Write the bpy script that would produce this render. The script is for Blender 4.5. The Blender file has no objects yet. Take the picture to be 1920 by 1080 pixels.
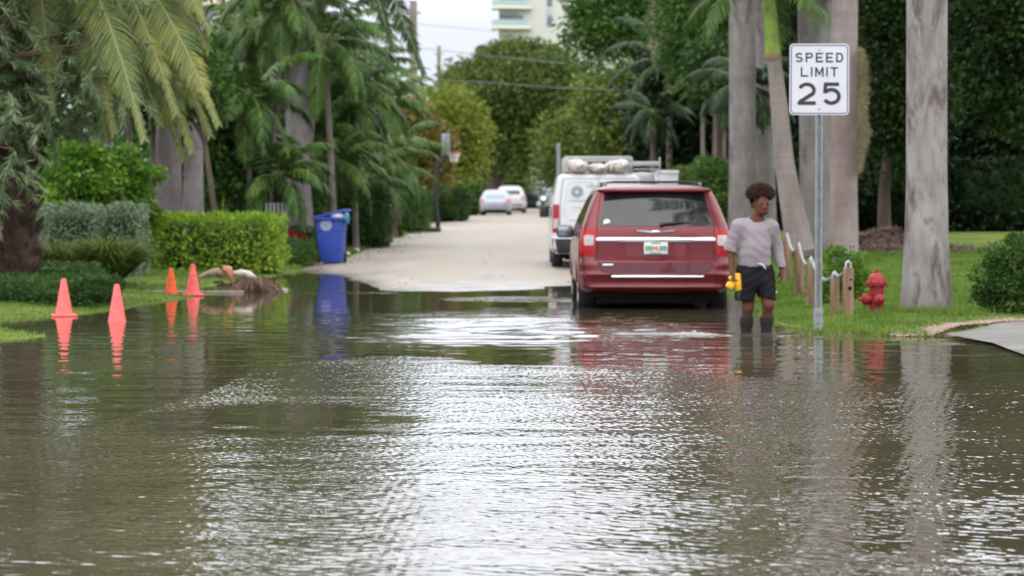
import bpy, bmesh, math, random
import numpy as np
from mathutils import Vector, Matrix, Euler
random.seed(7); RN=np.random.default_rng(11)
scene=bpy.context.scene; C=bpy.context.collection
PI=math.pi
# ---------------------------------------------------------------- camera
FPX=4500.0; CAMH=1.35; TH=math.atan(155/4500)
cd=bpy.data.cameras.new('camera'); cam=bpy.data.objects.new('camera',cd); C.objects.link(cam)
cd.sensor_width=36; cd.lens=FPX/1920*36; cd.clip_end=5000; cd.clip_start=.1
cam.location=(0,0,CAMH); cam.rotation_euler=(PI/2-TH,0,0); scene.camera=cam
cd.dof.use_dof=True; cd.dof.focus_distance=14.; cd.dof.aperture_fstop=3.6
def P(px,py,d):
    u=(px-960)/FPX; v=(540-py)/FPX
    y=math.cos(TH)+v*math.sin(TH); z=-math.sin(TH)+v*math.cos(TH)
    return Vector((u/y*d,d,CAMH+z/y*d))
def interp(t,tab):
    return float(np.interp(t,[a for a,b in tab],[b for a,b in tab]))
# ---------------------------------------------------------------- materials
MATS={}
def nodes(name):
    m=bpy.data.materials.new(name); m.use_nodes=True; nt=m.node_tree
    return m,nt,nt.nodes['Principled BSDF']
def N(nt,t,**k):
    n=nt.nodes.new(t)
    for a,b in k.items():
        if a in('ins',):
            for i,v in b.items(): n.inputs[i].default_value=v
        else: setattr(n,a,b)
    return n
def ramp(nt,stops):
    r=nt.nodes.new('ShaderNodeValToRGB'); e=r.color_ramp.elements
    while len(e)<len(stops): e.new(.5)
    for i,(p,c) in enumerate(stops):
        e[i].position=p; e[i].color=(*c,1) if len(c)==3 else c
    return r
def flat(name,col,rough=.6,metal=0,spec=.5,coat=0,var=.12,scale=6,bump=0,bscale=40,emis=None):
    if name in MATS: return MATS[name]
    m,nt,b=nodes(name); L=nt.links
    tc=N(nt,'ShaderNodeTexCoord'); nz=N(nt,'ShaderNodeTexNoise',ins={'Scale':scale,'Detail':5})
    L.new(tc.outputs['Object'],nz.inputs['Vector'])
    lo=tuple(max(0,c*(1-var)) for c in col); hi=tuple(min(1,c*(1+var)) for c in col)
    r=ramp(nt,[(.3,lo),(.7,hi)]); L.new(nz.outputs[0],r.inputs[0]); L.new(r.outputs[0],b.inputs['Base Color'])
    b.inputs['Roughness'].default_value=rough; b.inputs['Metallic'].default_value=metal
    b.inputs['Specular IOR Level'].default_value=spec; b.inputs['Coat Weight'].default_value=coat
    b.inputs['Coat Roughness'].default_value=.04
    if bump:
        n2=N(nt,'ShaderNodeTexNoise',ins={'Scale':bscale,'Detail':4}); L.new(tc.outputs['Object'],n2.inputs['Vector'])
        bp=N(nt,'ShaderNodeBump',ins={'Strength':bump,'Distance':.01}); L.new(n2.outputs[0],bp.inputs['Height']); L.new(bp.outputs[0],b.inputs['Normal'])
    if emis:
        b.inputs['Emission Color'].default_value=(*col,1); b.inputs['Emission Strength'].default_value=emis
    MATS[name]=m; return m
def leafmat(name,cols,rough=.6,trans=.25,spec=.2):
    """leaf colour varies leaf by leaf (random per island) and branch by branch (noise)"""
    if name in MATS: return MATS[name]
    m,nt,b=nodes(name); L=nt.links
    g=N(nt,'ShaderNodeNewGeometry'); tc=N(nt,'ShaderNodeTexCoord')
    nz=N(nt,'ShaderNodeTexNoise',ins={'Scale':1.3,'Detail':3}); L.new(tc.outputs['Object'],nz.inputs['Vector'])
    mx=N(nt,'ShaderNodeMath',operation='MULTIPLY_ADD',ins={1:.55}); 
    L.new(g.outputs['Random Per Island'],mx.inputs[0])
    m2=N(nt,'ShaderNodeMath',operation='MULTIPLY_ADD',ins={1:1.5,2:-.52}); L.new(nz.outputs[0],m2.inputs[0]); L.new(m2.outputs[0],mx.inputs[2])
    n=len(cols); r=ramp(nt,[(i/(n-1) if n>1 else 0,c) for i,c in enumerate(cols)])
    L.new(mx.outputs[0],r.inputs[0]); L.new(r.outputs[0],b.inputs['Base Color'])
    b.inputs['Roughness'].default_value=rough; b.inputs['Specular IOR Level'].default_value=spec
    tr=N(nt,'ShaderNodeBsdfTranslucent'); L.new(r.outputs[0],tr.inputs['Color'])
    ms=N(nt,'ShaderNodeMixShader',ins={0:trans}); out=nt.nodes['Material Output']
    L.new(b.outputs[0],ms.inputs[1]); L.new(tr.outputs[0],ms.inputs[2]); L.new(ms.outputs[0],out.inputs[0])
    MATS[name]=m; return m
def barkmat(name,base,dark,ring=0,patch=None,scale=3,pt=.5):
    if name in MATS: return MATS[name]
    m,nt,b=nodes(name); L=nt.links
    tc=N(nt,'ShaderNodeTexCoord'); mp=N(nt,'ShaderNodeMapping',ins={'Scale':(1,1,.35)}); L.new(tc.outputs['Object'],mp.inputs[0])
    nz=N(nt,'ShaderNodeTexNoise',ins={'Scale':scale,'Detail':7,'Roughness':.65}); L.new(mp.outputs[0],nz.inputs['Vector'])
    r=ramp(nt,[(.32,dark),(.62,base)]); L.new(nz.outputs[0],r.inputs[0])
    col=r.outputs[0]
    if patch:
        n3=N(nt,'ShaderNodeTexNoise',ins={'Scale':scale*.83,'Detail':6,'Roughness':.7,'Distortion':.4}); L.new(mp.outputs[0],n3.inputs['Vector'])
        r3=ramp(nt,[(pt,(0,0,0)),(pt+.12,(1,1,1))]); L.new(n3.outputs[0],r3.inputs[0])
        mi=N(nt,'ShaderNodeMixRGB'); L.new(r3.outputs[0],mi.inputs[0]); L.new(col,mi.inputs[1]); mi.inputs[2].default_value=(*patch,1); col=mi.outputs[0]
    if ring:
        mp2=N(nt,'ShaderNodeMapping',ins={'Scale':(.4,.4,ring)}); L.new(tc.outputs['Object'],mp2.inputs[0])
        n4=N(nt,'ShaderNodeTexNoise',ins={'Scale':1.,'Detail':3}); L.new(mp2.outputs[0],n4.inputs['Vector'])
        r4=ramp(nt,[(.35,(.88,.88,.88)),(.6,(1.04,1.04,1.04))]); L.new(n4.outputs[0],r4.inputs[0])
        mi=N(nt,'ShaderNodeMixRGB',blend_type='MULTIPLY',ins={0:1.}); L.new(col,mi.inputs[1]); L.new(r4.outputs[0],mi.inputs[2]); col=mi.outputs[0]
    L.new(col,b.inputs['Base Color']); b.inputs['Roughness'].default_value=.85
    n2=N(nt,'ShaderNodeTexNoise',ins={'Scale':22,'Detail':5}); L.new(mp.outputs[0],n2.inputs['Vector'])
    bp=N(nt,'ShaderNodeBump',ins={'Strength':.5,'Distance':.02}); L.new(n2.outputs[0],bp.inputs['Height']); L.new(bp.outputs[0],b.inputs['Normal'])
    MATS[name]=m; return m
# ---------------------------------------------------------------- mesh helpers
class MB:
    def __init__(s): s.v=[]; s.f=[]; s.mi=[]
    def add(s,vs,fs,mi=0):
        o=len(s.v); s.v+= [tuple(v) for v in vs]; s.f+=[tuple(i+o for i in f) for f in fs]; s.mi+=[mi]*len(fs); return s
    def box(s,c,size,rot=None,mi=0,taper=(1,1)):
        hx,hy,hz=[a/2 for a in size]; vs=[]
        for z in(-1,1):
            t=taper if z>0 else (1,1)
            for x,y in((-1,-1),(1,-1),(1,1),(-1,1)): vs.append(Vector((x*hx*t[0],y*hy*t[1],z*hz)))
        M=(Euler(rot).to_matrix() if rot else Matrix.Identity(3)); c=Vector(c)
        vs=[M@v+c for v in vs]
        return s.add(vs,[(3,2,1,0),(4,5,6,7),(0,1,5,4),(1,2,6,5),(2,3,7,6),(3,0,4,7)],mi)
    def rbox(s,c,size,r=.02,rot=None,mi=0,seg=2,taper=(1,1)):
        bm=bmesh.new(); bmesh.ops.create_cube(bm,size=1)
        for v in bm.verts:
            t=taper if v.co.z>0 else (1,1)
            v.co=Vector((v.co.x*size[0]*t[0],v.co.y*size[1]*t[1],v.co.z*size[2]))
        bmesh.ops.bevel(bm,geom=list(bm.edges),offset=r,segments=seg,profile=.5,affect='EDGES')
        M=(Euler(rot).to_matrix() if rot else Matrix.Identity(3)); c=Vector(c)
        bm.verts.index_update(); s.add([M@v.co+c for v in bm.verts],[[v.index for v in f.verts] for f in bm.faces],mi); bm.free(); return s
    def tube(s,pts,rs,n=10,mi=0,cap=True,sx=1.,ang=0):
        pts=[Vector(p) for p in pts]; 
        if not hasattr(rs,'__len__'): rs=[rs]*len(pts)
        vs=[]; prev=None
        for i,p in enumerate(pts):
            t=(pts[min(i+1,len(pts)-1)]-pts[max(i-1,0)]).normalized()
            if prev is None:
                a=Vector((0,1,0)) if abs(t.y)<.9 else Vector((1,0,0)); u=a.cross(t).normalized()
            else: u=(prev-t*prev.dot(t)).normalized()
            prev=u; w=t.cross(u)
            for k in range(n):
                th=2*PI*k/n+ang; vs.append(p+u*math.cos(th)*rs[i]*sx+w*math.sin(th)*rs[i])
        fs=[]
        for i in range(len(pts)-1):
            for k in range(n): fs.append((i*n+k,i*n+(k+1)%n,(i+1)*n+(k+1)%n,(i+1)*n+k))
        if cap: fs.append(tuple(range(n-1,-1,-1))); fs.append(tuple((len(pts)-1)*n+k for k in range(n)))
        return s.add(vs,fs,mi)
    def lathe(s,c,prof,n=24,mi=0,axis=None):
        c=Vector(c); M=Matrix.Identity(3)
        if axis is not None: M=Vector((0,0,1)).rotation_difference(Vector(axis)).to_matrix()
        vs=[];fs=[]
        for r,z in prof:
            for k in range(n):
                a=2*PI*k/n; vs.append(c+M@Vector((r*math.cos(a),r*math.sin(a),z)))
        for i in range(len(prof)-1):
            for k in range(n): fs.append((i*n+k,i*n+(k+1)%n,(i+1)*n+(k+1)%n,(i+1)*n+k))
        fs.append(tuple(range(n-1,-1,-1))); fs.append(tuple((len(prof)-1)*n+k for k in range(n)))
        return s.add(vs,fs,mi)
    def ball(s,c,r,n=10,m=7,mi=0,noise=0):
        c=Vector(c); r=Vector(r) if hasattr(r,'__len__') else Vector((r,r,r)); vs=[];fs=[]
        for i in range(m+1):
            a=PI*i/m-PI/2
            for k in range(n):
                b=2*PI*k/n; q=1+noise*(random.random()-.5)
                vs.append(c+Vector((math.cos(a)*math.cos(b)*r.x,math.cos(a)*math.sin(b)*r.y,math.sin(a)*r.z))*q)
        for i in range(m):
            for k in range(n): fs.append((i*n+k,i*n+(k+1)%n,(i+1)*n+(k+1)%n,(i+1)*n+k))
        return s.add(vs,fs,mi)
    def ribbon(s,pts,w,y=0,th=.003,closed=False,mi=0):
        """flat stroke in the x-z plane with small thickness in -y; pts [(x,z)]"""
        n=len(pts); L=[];R=[]
        for i in range(n):
            a=Vector(pts[max(i-1,0)] if not closed else pts[i-1]); b=Vector(pts[min(i+1,n-1)] if not closed else pts[(i+1)%n])
            d=(b-a).normalized(); nn=Vector((-d.y,d.x)); p=Vector(pts[i]); k=1.
            if 0<i<n-1 or closed:
                d1=(Vector(pts[i])-Vector(pts[i-1])).normalized(); k=1/max(.5,abs(d1.dot(d)))
            L.append(p+nn*w/2*k); R.append(p-nn*w/2*k)
        vs=[(q.x,y-th,q.y) for q in L]+[(q.x,y-th,q.y) for q in R]+[(q.x,y,q.y) for q in L]+[(q.x,y,q.y) for q in R]
        fs=[]
        for i in range(n if closed else n-1):
            j=(i+1)%n
            fs+=[(i,j,n+j,n+i),(i,2*n+i,2*n+j,j),(n+i,n+j,3*n+j,3*n+i)]
        if not closed: fs+=[(0,n,3*n,2*n),(n-1,3*n-1,4*n-1,2*n-1)][:1]
        return s.add(vs,fs,mi)
    def build(s,name,mats,parent=None,smooth=True,ang=40,loc=None):
        me=bpy.data.meshes.new(name); me.from_pydata(s.v,[],s.f)
        for m in (mats if isinstance(mats,(list,tuple)) else [mats]): me.materials.append(m)
        if any(s.mi): me.polygons.foreach_set('material_index',s.mi)
        bm=bmesh.new(); bm.from_mesh(me); bmesh.ops.recalc_face_normals(bm,faces=bm.faces); bm.to_mesh(me); bm.free()
        if smooth:
            me.polygons.foreach_set('use_smooth',[True]*len(me.polygons)); me.set_sharp_from_angle(angle=math.radians(ang))
        o=bpy.data.objects.new(name,me); C.objects.link(o); o.parent=parent
        if loc is not None: o.location=loc
        return o
def rawmesh(name,V,F,mat,parent=None,smooth=False):
    """V (n,3) float, F (m,k) int arrays"""
    me=bpy.data.meshes.new(name); V=np.ascontiguousarray(V,dtype=np.float32); F=np.ascontiguousarray(F,dtype=np.int32); k=F.shape[1]
    me.vertices.add(len(V)); me.vertices.foreach_set('co',V.ravel())
    me.loops.add(F.size); me.loops.foreach_set('vertex_index',F.ravel())
    me.polygons.add(len(F)); me.polygons.foreach_set('loop_start',np.arange(len(F),dtype=np.int32)*k)
    if smooth: me.polygons.foreach_set('use_smooth',np.ones(len(F),dtype=bool))
    for m in (mat if isinstance(mat,(list,tuple)) else [mat]): me.materials.append(m)
    me.update(calc_edges=True)
    o=bpy.data.objects.new(name,me); C.objects.link(o); o.parent=parent; return o
def thing(name,label,cat,loc=(0,0,0),rz=0,group=None):
    o=bpy.data.objects.new(name,None); C.objects.link(o); o.location=loc; o.rotation_euler=(0,0,rz); o.empty_display_size=.1
    o['label']=label; o['category']=cat
    if group: o['group']=group
    return o
def tag(o,label,cat,group=None,kind=None):
    o['label']=label; o['category']=cat
    if group: o['group']=group
    if kind: o['kind']=kind
    return o
def struct(o): o['kind']='structure'; return o
def copytree(src,label=None,group=None,loc=None,rz=None):
    r=src.copy(); C.objects.link(r)
    if label: r['label']=label
    if group: r['group']=group
    if loc is not None: r.location=loc
    if rz is not None: r.rotation_euler=(0,0,rz)
    for ch in list(src.children):
        c=ch.copy(); C.objects.link(c); c.parent=r
        for g in list(ch.children):
            d=g.copy(); C.objects.link(d); d.parent=c
    return r
# value noise for terrain and outlines
_NT=RN.random((64,64))
def vn(x,y):
    x=np.asarray(x,float); y=np.asarray(y,float)
    xi=np.floor(x).astype(int); yi=np.floor(y).astype(int); fx=x-xi; fy=y-yi
    fx=fx*fx*(3-2*fx); fy=fy*fy*(3-2*fy)
    a=_NT[xi%64,yi%64]; b=_NT[(xi+1)%64,yi%64]; c=_NT[xi%64,(yi+1)%64]; d=_NT[(xi+1)%64,(yi+1)%64]
    return (a*(1-fx)+b*fx)*(1-fy)+(c*(1-fx)+d*fx)*fy
# ---------------------------------------------------------------- terrain
PROF=[(-60,-.3),(0,-.26),(20,-.22),(27,-.17),(31,-.1),(35,-.05),(38,0.),(41,.03),(47,.13),(60,.25),(95,.45),(124,.72),(140,.79),(176,1.02),(220,1.2),(320,1.3),(900,1.4)]
XS=[(-60,-12),(0,-9),(20,-7),(23,-5.6),(24.8,-4.75),(26,-5.4),(27.5,-6.8),(28.8,-6.0),(29.6,-5.3),(32,-5.05),(35.2,-4.6),(36.3,-4.9),(36.9,-5.6),(38,-5.9),(38.8,-5.1),(42,-4.95),(44,-4.8),(46,-4.5),(48,-4.3),(52,-4.2),(54,-3.72),(60,-3.72),(72,-3.65),(84,-3.6),(95,-4.0),(124,-3.4),(140,-2.8),(176,-1),(220,3),(300,14),(900,60)]
XR=[(-60,8),(0,7),(18,5.2),(21.5,4.62),(24.3,4.4),(25.0,3.7),(25.6,3.2),(27,3.05),(29,3.05),(31,3.15),(35,3.3),(60,3.5),(95,4),(124,5),(176,8),(220,14),(300,26),(900,75)]
def npi(t,tab): return np.interp(t,[a for a,b in tab],[b for a,b in tab])
def road_z(x,y):
    x=np.asarray(x,float); y=np.asarray(y,float); p=npi(y,PROF)
    xs=np.interp(y,[0,90,140,220],[0,0,1.5,10]); wob=(vn(x*2.2+5,y*1.1)-.5)*.022+(vn(x*.9+1,y*.6+4)-.5)*.03
    k=np.interp(y,[0,46,54],[.085,.085,.03])
    return p-k*np.clip(-2-(x-xs),0,3.5)-.018*np.clip(x-xs,0,9)+((vn(x*.6,y*.35)-.5)*.02+wob)*np.clip((y-20)/15,0,1)
def in_drive(x,y): return (x>4.3)&(y<np.interp(x,[4.3,4.5,5.35,8],[24.5,24.95,26.2,26.5]))
def ground_z(x,y):
    x=np.asarray(x,float); y=np.asarray(y,float)
    nz=(vn(x*1.7+3,y*1.3)-.5)*.25+(vn(x*5,y*4)-.5)*.08
    dl=npi(y,XS)+nz*.8-x; dr=x-(npi(y,XR)+nz*.6)
    rz=road_z(x,y); 
    base=np.maximum(0,rz)
    lawnL=base+np.where(dl>0,np.minimum(dl*.09,.1)+np.clip(dl-1.5,0,8)*.03*np.clip((y-30)/15,0,1),dl*.25)
    berm=np.interp(y,[0,28,50,60,400],[0,0,.45,.5,.5])*np.clip(dr/1.6,0,1)*np.interp(y,[0,60,100],[1,1,.3])
    lawnR=base*np.interp(y,[0,45,60],[0,.6,1])+np.where(dr>0,np.minimum(dr*.06,.075)+berm,dr*.25)
    z=np.where(dl>-.4,lawnL,rz-.06); z=np.where(dr>-.4,lawnR,z)
    z=np.where((dl<0)&(dr<0)&(y>46),rz-.06,z)
    z=np.where(in_drive(x,y),-.12,z)
    return z+(vn(x*2.3,y*2.3+9)-.5)*.02
def gz(x,y): return float(max(ground_z(x,y),road_z(x,y)))
def grid(name,xs,ys,zf,mat,extra=None):
    X,Y=np.meshgrid(xs,ys); Z=zf(X,Y); n=len(xs); m=len(ys)
    V=np.stack([X,Y,Z],-1).reshape(-1,3); i=np.arange(n*m).reshape(m,n)
    F=np.stack([i[:-1,:-1],i[:-1,1:],i[1:,1:],i[1:,:-1]],-1).reshape(-1,4)
    return rawmesh(name,V,F,mat,smooth=True)
def groundmat():
    m,nt,b=nodes('grass_ground'); L=nt.links
    tc=N(nt,'ShaderNodeTexCoord'); n1=N(nt,'ShaderNodeTexNoise',ins={'Scale':.9,'Detail':6}); n2=N(nt,'ShaderNodeTexNoise',ins={'Scale':35,'Detail':4}); n3=N(nt,'ShaderNodeTexNoise',ins={'Scale':.35,'Detail':7,'Roughness':.7})
    for n in(n1,n2,n3): L.new(tc.outputs['Object'],n.inputs['Vector'])
    r1=ramp(nt,[(.3,(.07,.11,.02)),(.5,(.115,.165,.03)),(.7,(.18,.20,.06))]); L.new(n1.outputs[0],r1.inputs[0])
    r2=ramp(nt,[(.3,(.6,.6,.6)),(.7,(1.25,1.25,1.25))]); L.new(n2.outputs[0],r2.inputs[0])
    mu=N(nt,'ShaderNodeMixRGB',blend_type='MULTIPLY',ins={0:1.}); L.new(r1.outputs[0],mu.inputs[1]); L.new(r2.outputs[0],mu.inputs[2])
    at=N(nt,'ShaderNodeAttribute',attribute_name='soil')
    r3=ramp(nt,[(.62,(0,0,0)),(.72,(.8,.8,.8))]); L.new(n3.outputs[0],r3.inputs[0])
    ad=N(nt,'ShaderNodeMath',operation='ADD',use_clamp=True); L.new(r3.outputs[0],ad.inputs[0]); L.new(at.outputs['Fac'],ad.inputs[1])
    mi=N(nt,'ShaderNodeMixRGB',ins={2:(.05,.034,.022,1)}); L.new(ad.outputs[0],mi.inputs[0]); L.new(mu.outputs[0],mi.inputs[1])
    L.new(mi.outputs[0],b.inputs['Base Color']); b.inputs['Roughness'].default_value=.95; b.inputs['Specular IOR Level'].default_value=.1
    bp=N(nt,'ShaderNodeBump',ins={'Strength':.8,'Distance':.03}); L.new(n2.outputs[0],bp.inputs['Height']); L.new(bp.outputs[0],b.inputs['Normal'])
    return m
xs=np.concatenate([np.linspace(-900,-60,14),np.linspace(-55,-12,24),np.linspace(-11.5,9,150),np.linspace(9.5,55,26),np.linspace(60,900,14)])
ys=np.concatenate([np.linspace(-200,0,8),np.linspace(3,18,16),np.linspace(18.4,56,150),np.linspace(57,230,100),np.linspace(240,1500,14)])
g=grid('ground',xs,ys,ground_z,groundmat()); struct(g)
co=np.zeros(len(g.data.vertices)*3,dtype=np.float32); g.data.vertices.foreach_get('co',co); co=co.reshape(-1,3)
x_,y_=co[:,0],co[:,1]
soil=np.zeros(len(co))
wb=lambda x,y:(vn(x*1.1,y*.9)-.5)*2
# planting beds: under hedges on the left, forest floor on the right
soil=np.maximum(soil,np.clip((y_-42.5-wb(x_,y_)*.4)*2,0,1)*(x_<-4.7)*(y_<52))
soil=np.maximum(soil,np.clip((y_-33.2)*2,0,1)*(x_<-6.6)*(x_>-13)*(y_<50)*1.0)
soil=np.maximum(soil,(y_>50)*(x_<-6.5)*(x_>-24)*(y_<150)*1.0)
soil=np.maximum(soil,np.clip((y_-61)*.5,0,1)*(x_>5)*(x_<26)*(y_<130))
at=g.data.attributes.new('soil','FLOAT','POINT'); at.data.foreach_set('value',soil.astype(np.float32))
def roadmat():
    m,nt,b=nodes('road_surface'); L=nt.links
    tc=N(nt,'ShaderNodeTexCoord'); mp=N(nt,'ShaderNodeMapping',ins={'Scale':(1.,.25,1)}); L.new(tc.outputs['Object'],mp.inputs[0])
    n1=N(nt,'ShaderNodeTexNoise',ins={'Scale':.8,'Detail':6,'Roughness':.6}); L.new(mp.outputs[0],n1.inputs['Vector'])
    n2=N(nt,'ShaderNodeTexNoise',ins={'Scale':60,'Detail':3}); L.new(tc.outputs['Object'],n2.inputs['Vector'])
    r=ramp(nt,[(.30,(.15,.125,.10)),(.42,(.25,.215,.175)),(.55,(.30,.26,.21)),(.72,(.37,.32,.265))]); L.new(n1.outputs[0],r.inputs[0])
    r2=ramp(nt,[(.3,(.8,.8,.8)),(.7,(1.15,1.15,1.15))]); L.new(n2.outputs[0],r2.inputs[0])
    mu=N(nt,'ShaderNodeMixRGB',blend_type='MULTIPLY',ins={0:1.}); L.new(r.outputs[0],mu.inputs[1]); L.new(r2.outputs[0],mu.inputs[2])
    wt_=N(nt,'ShaderNodeAttribute',attribute_name='damp'); mw=N(nt,'ShaderNodeMixRGB',blend_type='MULTIPLY',ins={2:(.62,.62,.64,1)}); L.new(wt_.outputs['Fac'],mw.inputs[0]); L.new(mu.outputs[0],mw.inputs[1])
    L.new(mw.outputs[0],b.inputs['Base Color'])
    r3=ramp(nt,[(.35,(.45,.45,.45)),(.65,(.8,.8,.8))]); L.new(n1.outputs[0],r3.inputs[0]); mr=N(nt,'ShaderNodeMixRGB',ins={2:(.22,.22,.22,1)}); L.new(wt_.outputs['Fac'],mr.inputs[0]); L.new(r3.outputs[0],mr.inputs[1]); L.new(mr.outputs[0],b.inputs['Roughness'])
    return m
ROAD=roadmat()
ysr=np.concatenate([np.linspace(-60,18,16),np.linspace(19,60,110),np.linspace(61,330,110)])
rows=[];us=np.linspace(0,1,60)
XX=[];YY=[]
for y in ysr:
    a=interp(y,XS)-(1.2 if y>46 else 0.); b_=interp(y,XR)+.8
    if 48<y<56: a-=0
    XX.append(a+(b_-a)*us); YY.append(np.full(60,y))
XX=np.array(XX); YY=np.array(YY); ZZ=road_z(XX,YY)
i=np.arange(XX.size).reshape(XX.shape); F=np.stack([i[:-1,:-1],i[:-1,1:],i[1:,1:],i[1:,:-1]],-1).reshape(-1,4)
rd=struct(rawmesh('road',np.stack([XX,YY,ZZ],-1).reshape(-1,3),F,ROAD,smooth=True))
dmp=np.clip(1-(ZZ+(vn(XX*2.5,YY*1.5)-.5)*.03)/.045,0,1).ravel(); at=rd.data.attributes.new('damp','FLOAT','POINT'); at.data.foreach_set('value',dmp.astype(np.float32))
# ---------------------------------------------------------------- water
def watermat():
    m,nt,b=nodes('flood_water'); L=nt.links
    b.inputs['Roughness'].default_value=.015; b.inputs['IOR'].default_value=1.55
    tc=N(nt,'ShaderNodeTexCoord')
    nc=N(nt,'ShaderNodeTexNoise',ins={'Scale':.4,'Detail':3}); L.new(tc.outputs['Object'],nc.inputs['Vector'])
    r=ramp(nt,[(.35,(.06,.05,.03)),(.65,(.078,.066,.043))]); L.new(nc.outputs[0],r.inputs[0]); L.new(r.outputs[0],b.inputs['Base Color'])
    def ht(scale,sc,det,rough=.5):
        mp=N(nt,'ShaderNodeMapping',ins={'Scale':sc}); L.new(tc.outputs['Object'],mp.inputs[0])
        n=N(nt,'ShaderNodeTexNoise',ins={'Scale':scale,'Detail':det,'Roughness':rough}); L.new(mp.outputs[0],n.inputs['Vector']); return n.outputs[0]
    rip=N(nt,'ShaderNodeAttribute',attribute_name='ripple'); wav=N(nt,'ShaderNodeAttribute',attribute_name='wave')
    def mul(a,bv):
        n=N(nt,'ShaderNodeMath',operation='MULTIPLY')
        L.new(a,n.inputs[0])
        if isinstance(bv,float): n.inputs[1].default_value=bv
        else: L.new(bv,n.inputs[1])
        return n.outputs[0]
    def add(a,b2):
        n=N(nt,'ShaderNodeMath',operation='ADD'); L.new(a,n.inputs[0]); L.new(b2,n.inputs[1]); return n.outputs[0]
    fine=ht(1.,(21,5.5,1),1.5); fin2=ht(9.,(1,1.3,1),1.5); mid=ht(3.2,(1,1.7,1),1.5); longw=ht(1.6,(.28,2.6,1),1.5); calm=ht(.9,(.5,1.6,1),2.)
    h=add(mul(mul(fine,rip.outputs['Fac']),WF),mul(mul(mid,rip.outputs['Fac']),WM))
    h=add(h,mul(mul(fin2,rip.outputs['Fac']),WG))
    h=add(h,mul(mul(longw,wav.outputs['Fac']),WL)); h=add(h,mul(calm,WC))
    bp=N(nt,'ShaderNodeBump',ins={'Strength':1.,'Distance':1.}); L.new(h,bp.inputs['Height']); L.new(bp.outputs[0],b.inputs['Normal'])
    return m
WF,WM,WL,WC,WG=.012,.010,.02,.002,.0045
SR_,SM_,SC_,SW_=.122,.018,.004,.05
wx=np.concatenate([np.linspace(-60,-9,12),np.linspace(-8.6,-5.2,22),np.arange(-4.9,4.9,.0112),np.linspace(5.2,8,14),np.linspace(9,60,10)])
wy=np.concatenate([np.linspace(-60,6,10),np.linspace(6.3,7.1,6),np.arange(7.2,21.5,.0165),np.arange(21.5,31,.045),np.linspace(31.1,52,120)])
X,Y=np.meshgrid(wx,wy); SHP=X.shape; X=X.ravel().astype(np.float32);Y=Y.ravel().astype(np.float32)
Yc=np.maximum(Y,3.); PX=960+X/Yc*FPX; PY=385+1.35/Yc*FPX
nzb=(vn(X*.5,Y*.35)-.5)*2+(vn(X*1.5+7,Y*.8)-.5)
def ss(a,b,t):
    t=np.clip((t-a)/(b-a),0,1); return t*t*(3-2*t)
# wind-ruffled area: everything nearer than a wavering front line across the street
front_y=np.interp(X,[-6,-3.2,-2.6,-2.3,-2.0,-1.,0.5,1.2,1.7,2.2,4.5],[12.0,12.6,13.5,17.0,20.0,20.9,20.9,20.4,19.0,18.0,17.7])
rp=ss(-.5,.6,front_y-Y+nzb*.9)
# calm pool inside it, in front of the cones
def blob(cx,cy,rx,ry): return np.clip(1-np.sqrt(((X-cx)/rx)**2+((Y-cy)/ry)**2)+nzb*.15,0,1)
calmp=ss(.0,.3,blob(-1.45,15.2,1.0,1.35))
calm2=ss(.05,.5,blob(1.75,13.3,1.0,.6))*.5
calm3=ss(.05,.5,blob(1.1,9.7,1.3,1.1))*.55; calm4=ss(.05,.5,blob(2.6,9.2,.8,1.1))*.75; calm5=ss(0,.5,blob(-2.5,10.0,1.1,1.7))*.7
rp=rp*(1-calmp*.93)*(1-calm2)*(1-calm3)*(1-calm4)*(1-calm5)
rp=rp*(.70+.5*vn(X*.9+2,Y*.5))
rp=rp+.45*ss(.05,.5,blob(-.1,29,1.9,3.0))+1.0*ss(0,.35,blob(-3.1,36.9,1.5,.3))+.6*ss(0,.5,blob(.2,34.5,1.6,1.0))
wv=ss(.0,.5,blob(.3,26.5,2.6,3.6))*.9+ss(0,.4,blob(-2.2,24.6,2.2,1.2))*.4+ss(0,.4,blob(2.9,25.1,1.6,.7))*1.2+.1+.10*ss(11,9,Y)
def waves(n,l0,l1,th0,spread,seed):
    '''sum of small plane waves, unit rms slope'''
    r=np.random.default_rng(seed); H=np.zeros(len(X),np.float32); sl=0
    for i in range(n):
        lam=l0*(l1/l0)**r.random(); k=2*PI/lam; th=th0+r.normal()*spread; a=1/k*(.6+.8*r.random()); sl+=(a*k)**2/2
        H+=(a*np.sin(k*(X*math.cos(th)+Y*math.sin(th))+r.random()*6.283)).astype(np.float32)
    return H/math.sqrt(sl)
def band(a,b,f): return np.clip((Y-a)/f,0,1)*np.clip((b-Y)/f,0,1)*np.clip((5.0-np.abs(X))/.4,0,1)
near=band(7.3,21.3,.8); midb=band(7.3,30.5,1.0)
group=.55+.9*vn(X*1.3+11,Y*.9+5)
fm=ss(12.6,10.6,Y+nzb*.5)
HZ=(waves(64,.032,.07,.55,.8,1)*(1-fm)+waves(54,.04,.11,1.2,.7,7)*fm*.8)*SR_*rp*group*near+waves(26,.10,.3,1.9,.6,2)*SM_*(.2+rp)*near
HZ+=waves(16,.35,1.1,1.45,.35,3)*(SC_+SW_*wv)*midb+waves(10,.16,.4,1.5,.5,4)*SC_*midb
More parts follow.
